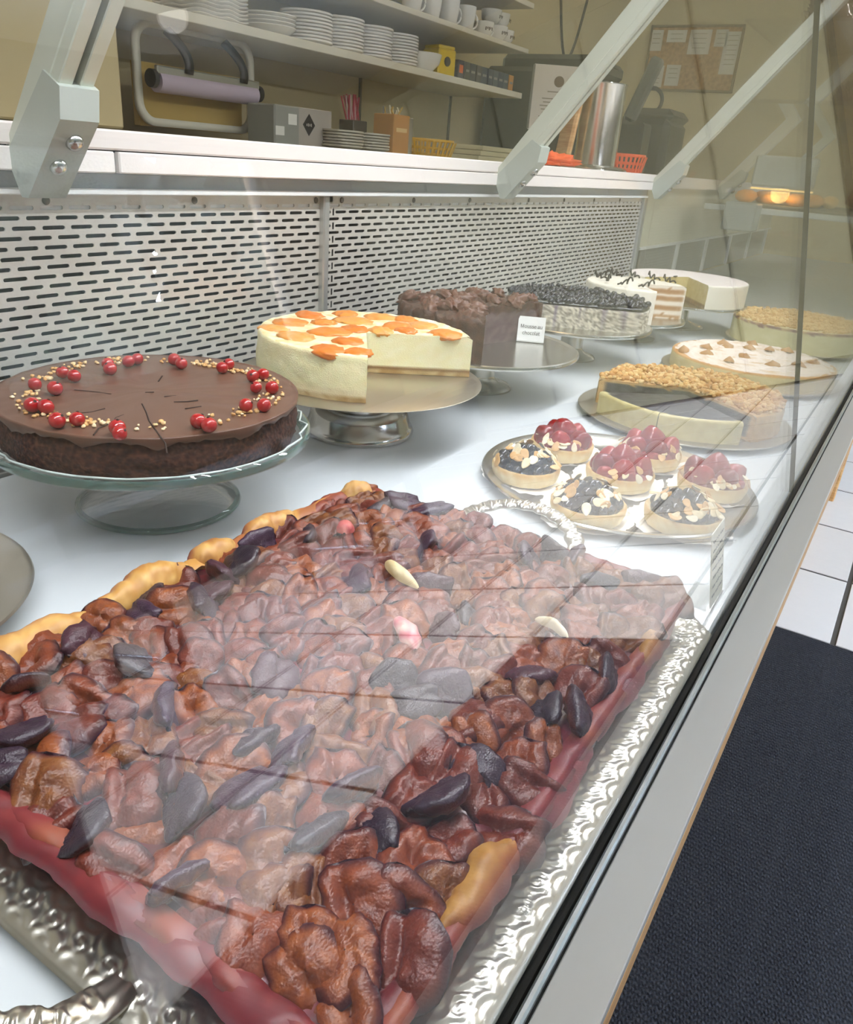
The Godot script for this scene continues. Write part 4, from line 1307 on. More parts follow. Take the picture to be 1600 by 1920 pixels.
# ------------------------------------------------------------------ lemon meringue tart
func meringue_tart() -> void:
	var c = Vector3(1.622, 0, -0.246)
	flat_plate(c, 0.168, "flat steel plate under the meringue tart")
	var t = thing("meringue_tart", "meringue tart with streaked white top and browned peaks in a pale crust", "tart", Vector3(c.x, BASE + 0.0075, c.z))
	var col = func(p: Vector3, z: int) -> Color:
		var n = nz.get_noise_3d(p.x * 50, p.y * 80, p.z * 50)
		if p.y > 0.0285: return hexc("c98f4c")
		return hexc("d8bf85").lerp(hexc("e2cf9c"), clampf(0.5 + n, 0, 1))
	obj("crust", wheel(0.152, 0.0, 0.0305, 0, TAU, {"na": 96, "side": func(a: float, y: float): return 0.0012 * nz.get_noise_2d(a * 6, y * 60), "col": col}), mat("ffffff", 0.7, 0.0, {"vc": 1}), t)
	var mp = []
	var mc = []
	for i in 71:
		var row = PackedVector3Array()
		var crow = []
		for j in 72:
			var a = TAU * j / 72.0
			var r = 0.1475 * (1.0 - i / 70.0)
			var p = Vector3(cos(a) * r, 0, sin(a) * r)
			var u = p.x * 0.25 + p.z * 0.97
			var h = 0.0017 * sin((p.x * 0.97 - p.z * 0.25) * 420.0 + 5.0 * nz.get_noise_2d(p.x * 25, p.z * 25)) + 0.0012 * nz.get_noise_2d(p.x * 60, u * 20)
			p.y = 0.0335 + h - 0.004 * smoothstep(0.135, 0.1475, r)
			row.append(p)
			var k = clampf(-0.25 + 1.3 * nz.get_noise_2d(p.x * 33 + 7, p.z * 22) + h * 160.0, 0, 1)
			crow.append(hexc("f4e6d8").lerp(hexc("c08a50"), k * 0.75))
		mp.append(row)
		mc.append(crow)
	obj("meringue", rows(ns(), mp, true, false, mc, 179.0), mat("ffffff", 0.5, 0.0, {"vc": 1}), t)
	for q in [[1.548, -0.361], [1.557, -0.319], [1.610, -0.333], [1.682, -0.266], [1.698, -0.230], [1.724, -0.200], [1.660, -0.304], [1.56, -0.20], [1.60, -0.16], [1.65, -0.14], [1.52, -0.27], [1.69, -0.32], [1.585, -0.255], [1.735, -0.27]]:
		var pk = []
		for e in [[0.0125, 0.0], [0.0115, 0.003], [0.0075, 0.006], [0.0035, 0.009], [0.0006, 0.0115]]: pk.append(Vector2(e[0], e[1]))
		obj("browned_peak", lathe(ns(), pk, 12, turned(Vector3(rr(-0.3, 0.3), rr(0, 6), rr(-0.3, 0.3)), Vector3.ZERO), func(a: float, i: int): return 1.0 + 0.25 * sin(a * 2.0 + i * 0.7), 179.0), mat("b9874f", 0.5), t, at3(q[0] - c.x, 0.0325, q[1] - c.z))

# ------------------------------------------------------------------ poppy seed tart
func poppy_tart() -> void:
	var c = Vector3(1.219, 0, -0.266)
	flat_plate(c, 0.163, "flat steel plate under the poppy seed tart")
	var t = thing("poppy_seed_crumble", "half-eaten poppy seed cake with golden crumble top, dark filling showing", "cake", Vector3(1.232, BASE + 0.0075, -0.266))
	var col = func(p: Vector3, z: int) -> Color:
		var n = nz.get_noise_3d(p.x * 90, p.y * 90, p.z * 90)
		var r = Vector2(p.x, p.z).length()
		if z == 2 and r < 0.130 and p.y > 0.005 and p.y < 0.034 + 0.003 * n: return hexc("2e2a2e").lerp(hexc("4d464a"), clampf(0.5 + n * 1.6, 0, 1))
		return hexc("c2914f").lerp(hexc("dcb57a"), clampf(0.5 + n * 1.2, 0, 1))
	obj("cake_body", wheel(0.140, 0.0, 0.0385, deg_to_rad(-112), deg_to_rad(124), {"na": 96, "ns": 7, "side": func(a: float, y: float): return 0.0016 * nz.get_noise_2d(a * 9, y * 70), "col": col, "cutrough": 0.002}), mat("ffffff", 0.75, 0.0, {"vc": 1, "bump": ["crumb", 26.0, 0.08]}), t)
	var place = func(_i: int) -> Vector3:
		var a = deg_to_rad(rr(-110, 122))
		var r = 0.137 * sqrt(rr(0, 1))
		return Vector3(cos(a) * r, 0.0400 + rr(-0.001, 0.004), sin(a) * r)
	crumbs(t, "crumble", 1300, place, Vector2(0.0022, 0.0052), ["d9b06c", "e6c68e", "c8924c", "b87e3c"])
	var k = 0
	for e in [[130.0, 179.4, Vector3(-0.004, 0, 0.000)], [179.9, 229.0, Vector3(-0.004, 0, 0.000)]]:
		var s = thing("poppy_seed_slice", ["cut slice of poppy seed tart with smooth dark glaze, nearer the front glass", "cut slice of poppy seed tart with smooth dark glaze, nearer the steel back"][k], "cake slice", Vector3(1.222, BASE + 0.0075, -0.268) + e[2])
		var c2 = func(p: Vector3, z: int) -> Color:
			var n = nz.get_noise_3d(p.x * 60, p.y * 60, p.z * 60)
			var r = Vector2(p.x, p.z).length()
			if z > 0 and r < 0.129 and p.y > 0.005: return hexc("29262b").lerp(hexc("454045"), clampf(0.5 + n * 1.4, 0, 1))
			return hexc("d5c78f").lerp(hexc("c6b57c"), clampf(0.5 + n * 1.2, 0, 1))
		var rad = func(a: float) -> float: return 0.140 * cos(deg_to_rad(24.5)) / cos(a - deg_to_rad((e[0] + e[1]) / 2.0)) * 0.45 + 0.140 * 0.55
		obj("slice_body", wheel(0.140, 0.0, 0.0335, deg_to_rad(e[0]), deg_to_rad(e[1]), {"na": 40, "ns": 6, "nr": 26, "rad": rad, "side": func(a: float, y: float): return 0.0014 * nz.get_noise_2d(a * 9, y * 70), "top": func(x: float, z: float): return -0.0012 * smoothstep(0.133, 0.127, Vector2(x, z).length()) + 0.0004 * nz.get_noise_2d(x * 70, z * 70), "col": c2}), mat("ffffff", 0.38, 0.0, {"vc": 1, "spec": 0.5}), s)
		k += 1

# ------------------------------------------------------------------ tartlets on a round tray
func almond_mesh() -> ArrayMesh:
	var st = ns()
	var pts = []
	for lv in [[0.02, 0.0006], [0.55, 0.0009], [0.93, 0.0007], [1.0, 0.0003], [0.93, -0.0002], [0.02, 0.0001]]:
		var row = PackedVector3Array()
		for j in 14:
			var a = TAU * j / 14.0
			var x = cos(a) * 0.0072 * lv[0]
			row.append(Vector3(x, lv[1] + 18.0 * x * x, sin(a) * 0.0047 * lv[0] * (1.0 + 0.35 * cos(a))))
		pts.append(row)
	return bake(rows(st, pts, true, false, [], 179.0))

func tartlet(called: String, label: String, at: Vector3, kind: int, seed: int) -> void:
	rng.seed = 500 + seed
	var t = thing(called, label, "tartlet", at, 0.0, ["blueberry tartlets on the round tray", "strawberry tartlets on the round tray"][kind])
	var shift = seed * 2.3
	var cup = []
	for e in [[0.002, 0.0006], [0.030, 0.0006], [0.040, 0.0022], [0.047, 0.0060], [0.0535, 0.0115]]:
		var row = PackedVector3Array()
		for j in 120:
			var a = TAU * j / 120.0
			var f = smoothstep(0.032, 0.05, e[0])
			var r = e[0] * (1.0 + 0.10 * f * nz.get_noise_2d(cos(a) * 1.4 + shift, sin(a) * 1.4)) + 0.0007 * f * sin(a * 30.0)
			row.append(Vector3(cos(a) * r, e[1] * (0.55 + 0.6 * nz.get_noise_2d(cos(a) * 1.1 + shift, sin(a) * 1.1 + 4.0)) + 0.0004 * f * sin(a * 30.0 + 1.0), sin(a) * r))
		cup.append(row)
	obj("paper_cup", rows(ns(), cup, true, false, [], 179.0), mat("f4efe8", 0.8, 0.0, {"back": "707070", "two": 1}), t)
	var cc = []
	var cp = []
	for e in [[0.033, 0.0015], [0.0375, 0.004], [0.0402, 0.0125], [0.0408, 0.0190], [0.0392, 0.0212], [0.0370, 0.0198], [0.0340, 0.0165], [0.001, 0.0160]]:
		var row = PackedVector3Array()
		var crow = []
		for j in 64:
			var a = TAU * j / 64.0
			var r = e[0] + 0.0008 * nz.get_noise_2d(a * 5.0 + shift, e[1] * 90.0) * (1.0 if e[0] > 0.03 else 0.0)
			var n = nz.get_noise_3d(cos(a) * 3.0 + shift, e[1] * 120.0, sin(a) * 3.0)
			row.append(Vector3(cos(a) * r, e[1] + 0.0006 * n, sin(a) * r))
			crow.append(hexc("e3c98c").lerp(hexc("efdfae"), clampf(0.5 + n, 0, 1)) if e[1] < 0.0185 else hexc("d9a962").lerp(hexc("e9cf94"), clampf(0.5 + n, 0, 1)))
		cp.append(row)
		cc.append(crow)
	obj("crust", rows(ns(), cp, true, false, cc, 50.0), mat("ffffff", 0.65, 0.0, {"vc": 1, "bump": ["crumb", 40.0, 0.03]}), t)
	if kind == 0:
		var bm = mat("15151d", 0.12, 0.0, {"spec": 0.6, "coat": 0.5})
		var bl = ellipsoid(0.0062, 0.0058, 0.0062, 0.08, 2.0, 14, 9, shift)
		for e in [[0.0315, 0.0225, 13], [0.0225, 0.0285, 9], [0.0125, 0.0345, 6], [0.0165, 0.0225, 8], [0.002, 0.0390, 1]]:
			for i in e[2]:
				var a = TAU * i / e[2] + rr(-0.15, 0.15)
				var r = e[0] + rr(-0.0015, 0.0015)
				obj("blueberry", bl, bm, t, turned(Vector3(rr(-1, 1), rr(0, 6), rr(-1, 1)), Vector3(cos(a) * r, e[1] + rr(-0.001, 0.001), sin(a) * r)).scaled_local(Vector3.ONE * rr(0.88, 1.12)))
		obj("jelly", wheel(0.034, 0.014, 0.0205, 0, TAU, {"na": 40, "nr": 6, "top": func(x: float, z: float): return 0.0012 * nz.get_noise_2d(x * 200, z * 200) + 0.012 * (1.0 - Vector2(x, z).length() / 0.034)}), mat("101016", 0.10, 0.0, {"coat": 0.6}), t)
	else:
		var sm = [mat("8e060b", 0.30, 0.0, {"spec": 0.35, "coat": 0.30, "coat_rough": 0.05}), mat("9c0a0e", 0.30, 0.0, {"spec": 0.35, "coat": 0.30, "coat_rough": 0.05}), mat("7c050a", 0.30, 0.0, {"spec": 0.35, "coat": 0.30, "coat_rough": 0.05})]
		var pos = [[0.0, 0.033, 0.0, 0.0165]]
		for i in 5: pos.append([cos(TAU * i / 5.0 + shift) * 0.0225, 0.0265, sin(TAU * i / 5.0 + shift) * 0.0225, 0.0138])
		for i in 6: pos.append([cos(TAU * i / 6.0 + shift + 0.4) * 0.0280, 0.0205, sin(TAU * i / 6.0 + shift + 0.4) * 0.0280, 0.0098])
		var k = 0
		for q in pos:
			var s: float = q[3]
			var pitted = ball(ns(), func(d: Vector3):
				var w = 1.0 - 0.32 * maxf(0.0, d.y) * maxf(0.0, d.y)
				return Vector3(d.x * s * w, d.y * s * 1.18, d.z * s * w) * (1.0 + 0.07 * nz.get_noise_3dv(d * 2.0 + Vector3.ONE * (shift + k))), 22, 14)
			var out = Vector3(q[0], 0.02, q[2]).normalized()
			obj("strawberry", pitted, sm[k % 3], t, Transform3D(Basis(Quaternion(Vector3.UP, (out + Vector3(rr(-0.4, 0.4), rr(0.0, 0.5), rr(-0.4, 0.4))).normalized())), Vector3(q[0], q[1], q[2])))
			k += 1
		obj("jelly", wheel(0.0345, 0.014, 0.0225, 0, TAU, {"na": 40, "nr": 6, "top": func(x: float, z: float): return 0.0012 * nz.get_noise_2d(x * 150, z * 150) + 0.010 * (1.0 - Vector2(x, z).length() / 0.0345)}), mat("8c1020", 0.10, 0.0, {"coat": 0.8}), t)
	var am = almond_mesh()
	var tones = [mat("f0e4c4", 0.5, 0.0, {"two": 1}), mat("e6d2a4", 0.5, 0.0, {"two": 1}), mat("d3a464", 0.5, 0.0, {"two": 1})]
	for i in (34 if kind == 0 else 20):
		var a = rr(0, TAU)
		var r = rr(0.018, 0.040) if kind == 0 else rr(0.030, 0.0405)
		var h = 0.0215 + (0.0405 - r) * 0.75 + (0.003 if kind == 0 else 0.002)
		var tilt = Basis(Vector3(-sin(a), 0, cos(a)), -rr(0.4, 1.1) + rr(-0.3, 0.3)) * Basis(Vector3.UP, rr(0, TAU))
		obj("almond_flake", am, tones[rng.randi() % 3], t, Transform3D(tilt.scaled(Vector3.ONE * rr(0.75, 1.1)), Vector3(cos(a) * r, h, sin(a) * r)))

func tartlet_tray() -> void:
	var c = Vector3(0.869, 0, -0.250)
	var t = thing("round_tray", "round polished steel tray with raised rim holding seven fruit tartlets", "tray", Vector3(c.x, BASE + 0.0005, c.z))
	obj("dish", lathe(ns(), [Vector2(0.001, 0.0), Vector2(0.128, 0.0), Vector2(0.140, 0.0030), Vector2(0.150, 0.0085), Vector2(0.1585, 0.0110), Vector2(0.1610, 0.0105), Vector2(0.1620, 0.0120), Vector2(0.1605, 0.0135), Vector2(0.1570, 0.0128), Vector2(0.1490, 0.0100), Vector2(0.1390, 0.0046), Vector2(0.128, 0.0018), Vector2(0.001, 0.0018)], 120), mat("c6c2b8", 0.20, 0.95, {"bump": ["brushed", 5.0, 0.002]}), t)
	var y = BASE + 0.0024
	tartlet("blueberry_tartlet", "blueberry tartlet with almond flakes nearest the chocolate cake, leftmost on the round tray", Vector3(0.808, y, -0.342), 0, 1)
	tartlet("blueberry_tartlet", "middle blueberry tartlet with almond flakes, directly behind the ornate tray handle", Vector3(0.752, y, -0.241), 0, 2)
	tartlet("blueberry_tartlet", "blueberry tartlet with large browned almond flakes nearest the front glass", Vector3(0.800, y, -0.152), 0, 3)
	tartlet("strawberry_tartlet", "strawberry tartlet behind the leftmost blueberry tartlet, closest to the steel back", Vector3(0.916, y, -0.342), 1, 4)
	tartlet("strawberry_tartlet", "strawberry tartlet in the very middle of the ring of tartlets", Vector3(0.870, y, -0.247), 1, 5)
	tartlet("strawberry_tartlet", "strawberry tartlet farthest back, beside the poppy seed slices", Vector3(0.968, y, -0.242), 1, 6)
	tartlet("strawberry_tartlet", "pinkish strawberry tartlet nearest the front glass", Vector3(0.922, y, -0.150), 1, 7)
	rng.seed = 77

# ------------------------------------------------------------------ other things on the display floor and the ledge
func loose_things() -> void:
	var p = thing("cake_stand", "empty steel cake stand cut off at the left edge of the counter", "cake stand", Vector3(0.190, BASE + 0.0005, -0.602))
	obj("plate", lathe(ns(), [Vector2(0.001, 0.0195), Vector2(0.118, 0.0195), Vector2(0.129, 0.0210), Vector2(0.1330, 0.0240), Vector2(0.1320, 0.0262), Vector2(0.1280, 0.0262), Vector2(0.118, 0.0225), Vector2(0.001, 0.0225)], 96), brushed_plate(), p)
	obj("foot", lathe(ns(), [Vector2(0.070, 0.0), Vector2(0.070, 0.003), Vector2(0.064, 0.006), Vector2(0.045, 0.012), Vector2(0.040, 0.0198)], 48), steel(), p)
	# card behind the glass
	var s = thing("price_card", "narrow handwritten white card in a clear holder just behind the front glass", "sign", Vector3(0.664, BASE, -0.0805))
	var lean = Transform3D(Basis(Vector3.RIGHT, -TILT), Vector3.ZERO)
	obj("card", box(ns(false), Vector3(0, 0.038, 0), Vector3(0.046, 0.070, 0.0008), 0.0, lean), mat("f3efdf", 0.6, 0.0, {"back": "b0b0a0"}), s)
	obj("holder_foot", box(ns(false), Vector3(0, 0.0012, -0.012), Vector3(0.048, 0.002, 0.026), 0.0004), mat("d8dcd8", 0.05, 0.0, {"alpha": 0.2}), s)
	for i in 7:
		var path = []
		for k in 26:
			var u = k / 25.0
			path.append(lean * Vector3(-0.019 + 0.038 * u, 0.064 - 0.0085 * i + 0.0016 * sin(u * 55.0 + i * 2.0) * (1.0 if sin(u * 17.0 + i) > -0.6 else 0.1), 0.0006))
		obj("handwriting", sweep(ns(), path, [Vector2(-0.00018, 0), Vector2(0, 0.0002), Vector2(0.00018, 0), Vector2(0, -0.0002)]), mat("3a3a46", 0.8), s)
	# canister with tools on the white ledge
	var y = 0.8417
	var c = thing("steel_canister", "tall brushed steel cylinder standing on a round chrome foot on the white ledge", "canister", Vector3(2.262, y, -0.878))
	obj("cylinder", lathe(ns(), [Vector2(0.058, 0.010), Vector2(0.0585, 0.205), Vector2(0.0605, 0.208), Vector2(0.0605, 0.211), Vector2(0.056, 0.210), Vector2(0.0555, 0.020), Vector2(0.001, 0.018)], 64), mat("cfccc4", 0.20, 1.0), c)
	obj("foot", lathe(ns(), [Vector2(0.092, 0.0), Vector2(0.092, 0.003), Vector2(0.086, 0.008), Vector2(0.060, 0.012), Vector2(0.001, 0.012)], 64), mat("b9b6ae", 0.18, 1.0), c)
	var b = thing("cutting_board", "small orange-brown wooden board leaning beside the steel cylinder", "board", Vector3(2.21, y, -0.955))
	obj("board", box(ns(false), Vector3(0, 0.112, 0), Vector3(0.075, 0.20, 0.016), 0.006, turned(Vector3(0.05, 0.9, 0.12), Vector3(0, 0.004, 0))), mat("ffffff", 0.5, 0.0, {"tint": ["wood_oak", Vector3(14, 4, 14)]}), b)
	var ba = thing("orange_basket", "small orange plastic basket with slotted sides on the ledge", "basket", Vector3(2.430, y, -0.852))
	basket(ba, 0.060, 0.046, mat("e0501e", 0.4, 0.0, {"back": "803010"}))
	var cl = thing("orange_cloth", "crumpled bright orange cloth on the white ledge", "cloth", Vector3(1.935, y, -0.868))
	obj("cloth", ball(ns(), func(d: Vector3): return Vector3(d.x * 0.105, 0.010 + maxf(-0.009, d.y * 0.016), d.z * 0.055) * (1.0 + 0.55 * nz.get_noise_3dv(d * 2.6)) + Vector3(0, 0.006 * absf(nz.get_noise_3dv(d * 6.0)), 0), 40, 20), mat("f2652a", 0.8), cl)

func basket(t: Node3D, r: float, h: float, m: Material) -> void:
	# slotted basket: floor, rim rings and upright bars
	obj("base", lathe(ns(), [Vector2(0.001, 0.0), Vector2(r * 0.82, 0.0), Vector2(r * 0.84, 0.004), Vector2(r * 0.80, 0.003), Vector2(0.001, 0.003)], 40), m, t)
	for lv in [0.16, 0.52, 0.98]:
		var rad = lerpf(r * 0.83, r, lv)
		obj("ring", lathe(ns(), [Vector2(rad, h * lv - 0.0035), Vector2(rad + 0.0012, h * lv), Vector2(rad, h * lv + 0.0035), Vector2(rad - 0.0018, h * lv), Vector2(rad, h * lv - 0.0035)], 40), m, t)
	var bars = ns(false)
	for i in 30:
		var a = TAU * i / 30.0
		box(bars, Vector3(0, h * 0.5, 0), Vector3(0.0022, h * 0.94, r * 0.075), 0.0, Transform3D(Basis(Vector3.UP, -a) * Basis(Vector3(0, 0, 1), -0.17 * r * 1.1 / h), Vector3(cos(a) * r * 0.905, 0, sin(a) * r * 0.905)))
	obj("slatted_side", bars, m, t)

# ------------------------------------------------------------------ staff side: worktop, shelves and what stands on them
func plate_mesh(r: float, h: float) -> ArrayMesh:
	return bake(lathe(ns(), [Vector2(r * 0.55, 0.0), Vector2(r * 0.60, h * 0.12), Vector2(r * 0.95, h * 0.50), Vector2(r, h * 0.66), Vector2(r * 0.995, h), Vector2(r * 0.92, h * 0.82), Vector2(r * 0.60, h * 0.34), Vector2(0.001, h * 0.30)], 40))

func stack(called: String, label: String, cat: String, group: String, m: Mesh, material: Material, at: Vector3, n: int, dy: float, wob := 0.002) -> void:
	for i in n:
		var o = obj(called, m, material, null, turned(Vector3(0, rr(0, 6), 0), at + Vector3(rr(-wob, wob), dy * i, rr(-wob, wob))))
		tag(o, place_in_stack(i, n) + " " + label, cat, group)

func place_in_stack(i: int, n: int) -> String:
	var words = ["", "second", "third", "fourth", "fifth", "sixth", "seventh", "eighth"]
	if i == 0: return "lowest"
	if i == n - 1: return "topmost"
	return words[i] + "-lowest" if i < n / 2 else words[n - 1 - i] + "-highest"

func back_shelves() -> void:
	rng.seed = 901
	var china = mat("e9e5da", 0.22)
	var board = mat("d9d2bd", 0.5)
	var wt = thing("back_counter", "long worktop along the back wall with cream fronts below", "counter")
	obj("worktop", box(ns(false), Vector3(2.45, 0.824, -1.650), Vector3(4.5, 0.032, 0.55), 0.003), mat("a99f86", 0.5), wt)
	obj("cabinet_front", box(ns(false), Vector3(2.45, 0.404, -1.67), Vector3(4.46, 0.808, 0.48)), mat("b8ad90", 0.6), wt)
	var sh = []
	for e in [["lower long cream wall shelf carrying plate stacks and tins", 1.0915, 0.90, 3.222, 0.021, -1.60], ["upper cream wall shelf carrying mugs and cups", 1.2505, 1.80, 3.238, 0.016, -1.60], ["topmost cream wall shelf at the upper edge of the view", 1.405, 2.3, 3.243, 0.018, -1.60]]:
		sh.append(tag(obj("wall_shelf", box(ns(false), Vector3((e[2] + e[3]) / 2, e[1], (e[5] - 1.95) / 2), Vector3(e[3] - e[2], e[4], 1.95 + e[5] - 0.002), 0.0015), board), e[0], "shelf"))
	for x in [2.59, 3.235]:
		structure(obj("trim_1" if x < 3 else "trim_2", box(ns(false), Vector3(x, 0.97, -1.945), Vector3(0.010, 0.23, 0.008)), mat("5c5440", 0.7)), "thin dark seam strip on the back wall", "trim")
	tag(obj("cupboard_side", box(ns(false), Vector3(1.02, 0.97, -1.70), Vector3(0.30, 0.25, 0.45), 0.004), mat("c2b084", 0.6)), "beige cupboard standing left of the foil dispenser", "cupboard")
	# crockery on the lower shelf
	var y = 1.1025
	var sq = ns()
	var sp = []
	for e in [[0.45, 0.0], [0.75, 0.002], [1.0, 0.0085], [0.99, 0.0105], [0.74, 0.0045], [0.01, 0.003]]:
		var row = PackedVector3Array()
		for j in 48:
			var a = TAU * j / 48.0
			var k = 1.0 / pow(pow(absf(cos(a)), 4.0) + pow(absf(sin(a)), 4.0), 0.25)
			row.append(Vector3(cos(a) * 0.098 * k * e[0], e[1] + 0.0025 * e[0] * cos(a * 8.0), sin(a) * 0.098 * k * e[0]))
		sp.append(row)
	var sqm = bake(rows(sq, sp, true, false, [], 179.0))
	for i in 8:
		var o = obj("square_plate", sqm, china, null, at3(1.625, y + 0.0082 * i, -1.725))
		tag(o, place_in_stack(i, 8) + " wavy square white plate in the stack at the shelf's near end", "plate", "wavy square plates")
	stack("shallow_bowl", "shallow white bowl in the low stack beside the square plates", "bowl", "shallow bowls", bake(lathe(ns(), [Vector2(0.035, 0), Vector2(0.060, 0.012), Vector2(0.074, 0.024), Vector2(0.073, 0.026), Vector2(0.056, 0.014), Vector2(0.001, 0.006)], 40)), china, Vector3(1.845, y, -1.70), 4, 0.0090)
	stack("dinner_plate", "white plate in the tall stack next to the nested bowls", "plate", "first plate stack", plate_mesh(0.074, 0.014), china, Vector3(1.995, y, -1.695), 9, 0.0086)
	stack("dinner_plate", "white plate in the second tall stack from the nested bowls", "plate", "second plate stack", plate_mesh(0.076, 0.014), china, Vector3(2.148, y, -1.700), 10, 0.0086)
	stack("dinner_plate", "white plate in the third tall stack from the nested bowls", "plate", "third plate stack", plate_mesh(0.077, 0.014), china, Vector3(2.305, y, -1.705), 10, 0.0086)
	stack("dinner_plate", "white plate in the tall stack beside the deep white bowl", "plate", "fourth plate stack", plate_mesh(0.074, 0.014), china, Vector3(2.460, y, -1.705), 10, 0.0088)
	stack("grey_plate", "blue-grey plate in the grey stack nearer the nested bowls", "plate", "grey plate stack", plate_mesh(0.078, 0.014), mat("8d9596", 0.3), Vector3(2.195, y, -1.865), 12, 0.0090)
	stack("grey_plate", "blue-grey plate in the grey stack nearer the white bowl", "plate", "second grey plate stack", plate_mesh(0.078, 0.014), mat("878f90", 0.3), Vector3(2.375, y, -1.865), 11, 0.0088)
	tag(obj("white_bowl", lathe(ns(), [Vector2(0.034, 0), Vector2(0.040, 0.004), Vector2(0.066, 0.030), Vector2(0.074, 0.058), Vector2(0.072, 0.060), Vector2(0.062, 0.030), Vector2(0.001, 0.010)], 48), china, null, at3(2.605, y, -1.70)), "deep white bowl between the plate stacks and the yellow tin", "bowl")
	var yb = thing("spice_box", "dark yellow-topped box standing behind the white bowl", "box", Vector3(2.62, y, -1.86))
	obj("box_body", box(ns(false), Vector3(0, 0.045, 0), Vector3(0.10, 0.09, 0.07), 0.002), mat("5a4a22", 0.6), yb)
	obj("box_lid", box(ns(false), Vector3(0, 0.094, 0), Vector3(0.10, 0.008, 0.07), 0.002), mat("c7a92a", 0.5), yb)
	var tin = thing("yellow_tin", "bright yellow square tin with dark emblem on the lower shelf", "tin", Vector3(2.735, y, -1.705), -0.25)
	obj("tin_body", box(ns(false), Vector3(0, 0.044, 0), Vector3(0.086, 0.088, 0.086), 0.004), mat("d9b70c", 0.35), tin)
	obj("tin_lid", box(ns(false), Vector3(0, 0.094, 0), Vector3(0.080, 0.012, 0.080), 0.004), mat("dfc01c", 0.35), tin)
	for k in 2:
		obj("emblem", prism(ns(false), ring_poly(0.016, 10), 0.0008, Transform3D(Basis(Vector3.UP, -PI / 2 * k), Vector3(-0.0434 * k, 0.05, 0.0430 * (1 - k)))), mat("2a2416", 0.6), tin)
	var tones = ["3d3a44", "4a4640", "3a3b40", "514a44", "434850", "3b3f48", "4c5258", "3f4650", "485058", "c98a3c"]
	var desc = ["first dark tea box with an orange picture, touching the yellow tin", "second dark tea box after the yellow tin", "third dark tea box after the yellow tin", "fourth dark tea box after the yellow tin", "fifth tea box after the yellow tin, slate grey", "-", "fourth tea box left of the orange one, bluish grey", "third tea box left of the orange one, dark slate", "slate tea box touching the orange one at the shelf end", "orange tea box at the right end of the lower shelf"]
	desc[5] = "bluish dark tea box, four places left of the orange one"
	desc[6] = "grey-blue tea box three places left of the orange one"
	desc[7] = "dark slate tea box two places left of the orange one"
	for i in 10:
		var bx = thing("tea_box", desc[i], "tea box", Vector3(2.835 + 0.0495 * i, y, -1.70 - 0.002 * i), rr(-0.06, 0.06), "row of tea boxes")
		obj("carton", box(ns(false), Vector3(0, 0.034, 0), Vector3(0.042, 0.068, 0.062), 0.0012), mat(tones[i], 0.5), bx)
		obj("print_label", box(ns(false), Vector3(0, 0.040, 0.0313), Vector3(0.026, 0.026 if i == 0 else 0.008, 0.0006)), mat("d8632a" if i == 0 else "8e8a80", 0.6), bx)
	for i in 3:
		var gb = tag(obj("spice_carton", box(ns(false), Vector3(0, 0.046, 0), Vector3(0.048, 0.092, 0.05), 0.0015), mat(["4f5a22", "54461f", "5a2e22"][i], 0.6), null, at3(2.93 + 0.055 * i, y, -1.86)), ["olive spice carton behind the tea boxes", "brown spice carton behind the tea boxes, between olive and red ones", "dark red spice carton behind the tea boxes"][i], "carton")
	# cups on the upper shelf
	y = 1.2590
	var mug = [Vector2(0.024, 0.0), Vector2(0.029, 0.006), Vector2(0.036, 0.050), Vector2(0.038, 0.082), Vector2(0.036, 0.083), Vector2(0.033, 0.050), Vector2(0.001, 0.008)]
	var mugm = bake(lathe(ns(), mug, 36))
	var hp = []
	for i in 13:
		var u = PI * i / 12.0
		hp.append(Vector3(0.034 + 0.022 * sin(u), 0.042 + 0.024 * cos(u), 0))
	var hm = bake(sweep(ns(), hp, 0.0036))
	var ml = ["tall white mug at the left end of the upper shelf", "second tall white mug from the left on the upper shelf", "third tall white mug from the left on the upper shelf", "fourth tall white mug, last before the printed cups"]
	for i in 4:
		var mg = thing("white_mug", ml[i], "mug", Vector3(2.50 + 0.118 * i, y, -1.68), rr(-0.4, 0.6), "tall white mugs")
		obj("mug_body", mugm, china, mg)
		obj("mug_handle", hm, china, mg)
	var cupm = bake(lathe(ns(), [Vector2(0.020, 0.0), Vector2(0.023, 0.003), Vector2(0.036, 0.022), Vector2(0.040, 0.052), Vector2(0.0385, 0.053), Vector2(0.034, 0.024), Vector2(0.001, 0.008)], 36))
	var ch = []
	for i in 13:
		var u = PI * i / 12.0
		ch.append(Vector3(0.035 + 0.019 * sin(u), 0.031 + 0.017 * cos(u), 0))
	var chm = bake(sweep(ns(), ch, 0.0032))
	var cl = ["lower left printed coffee cup in the heap of cups", "lower middle printed coffee cup in the heap of cups", "lower right printed coffee cup at the end of the upper shelf", "printed coffee cup lying on top, left of the uppermost pair", "printed coffee cup lying on top with its handle to the right"]
	var cpos = [[2.975, 0.0, -1.67], [3.070, 0.0, -1.66], [3.165, 0.0, -1.68], [3.065, 0.054, -1.69], [3.155, 0.056, -1.70]]
	for i in 5:
		var cu = thing("coffee_cup", cl[i], "cup", Vector3(cpos[i][0], y + cpos[i][1], cpos[i][2]), -0.3 + 0.2 * i, "printed coffee cups")
		obj("cup_body", cupm, china, cu)
		obj("cup_handle", chm, china, cu)
		var pr2 = ns(false)
		for k in 5:
			var a = PI / 2 + 0.16 * (k - 2) + 0.2
			box(pr2, Vector3(0.0393, 0.034 + 0.002 * (k % 2), 0), Vector3(0.0006, 0.011 if k % 2 == 0 else 0.007, 0.0035), 0.0, Transform3D(Basis(Vector3.UP, -a) * Basis(Vector3(0, 0, 1), -0.13), Vector3.ZERO))
		obj("cup_print", pr2, mat("2b2622", 0.6), cu)
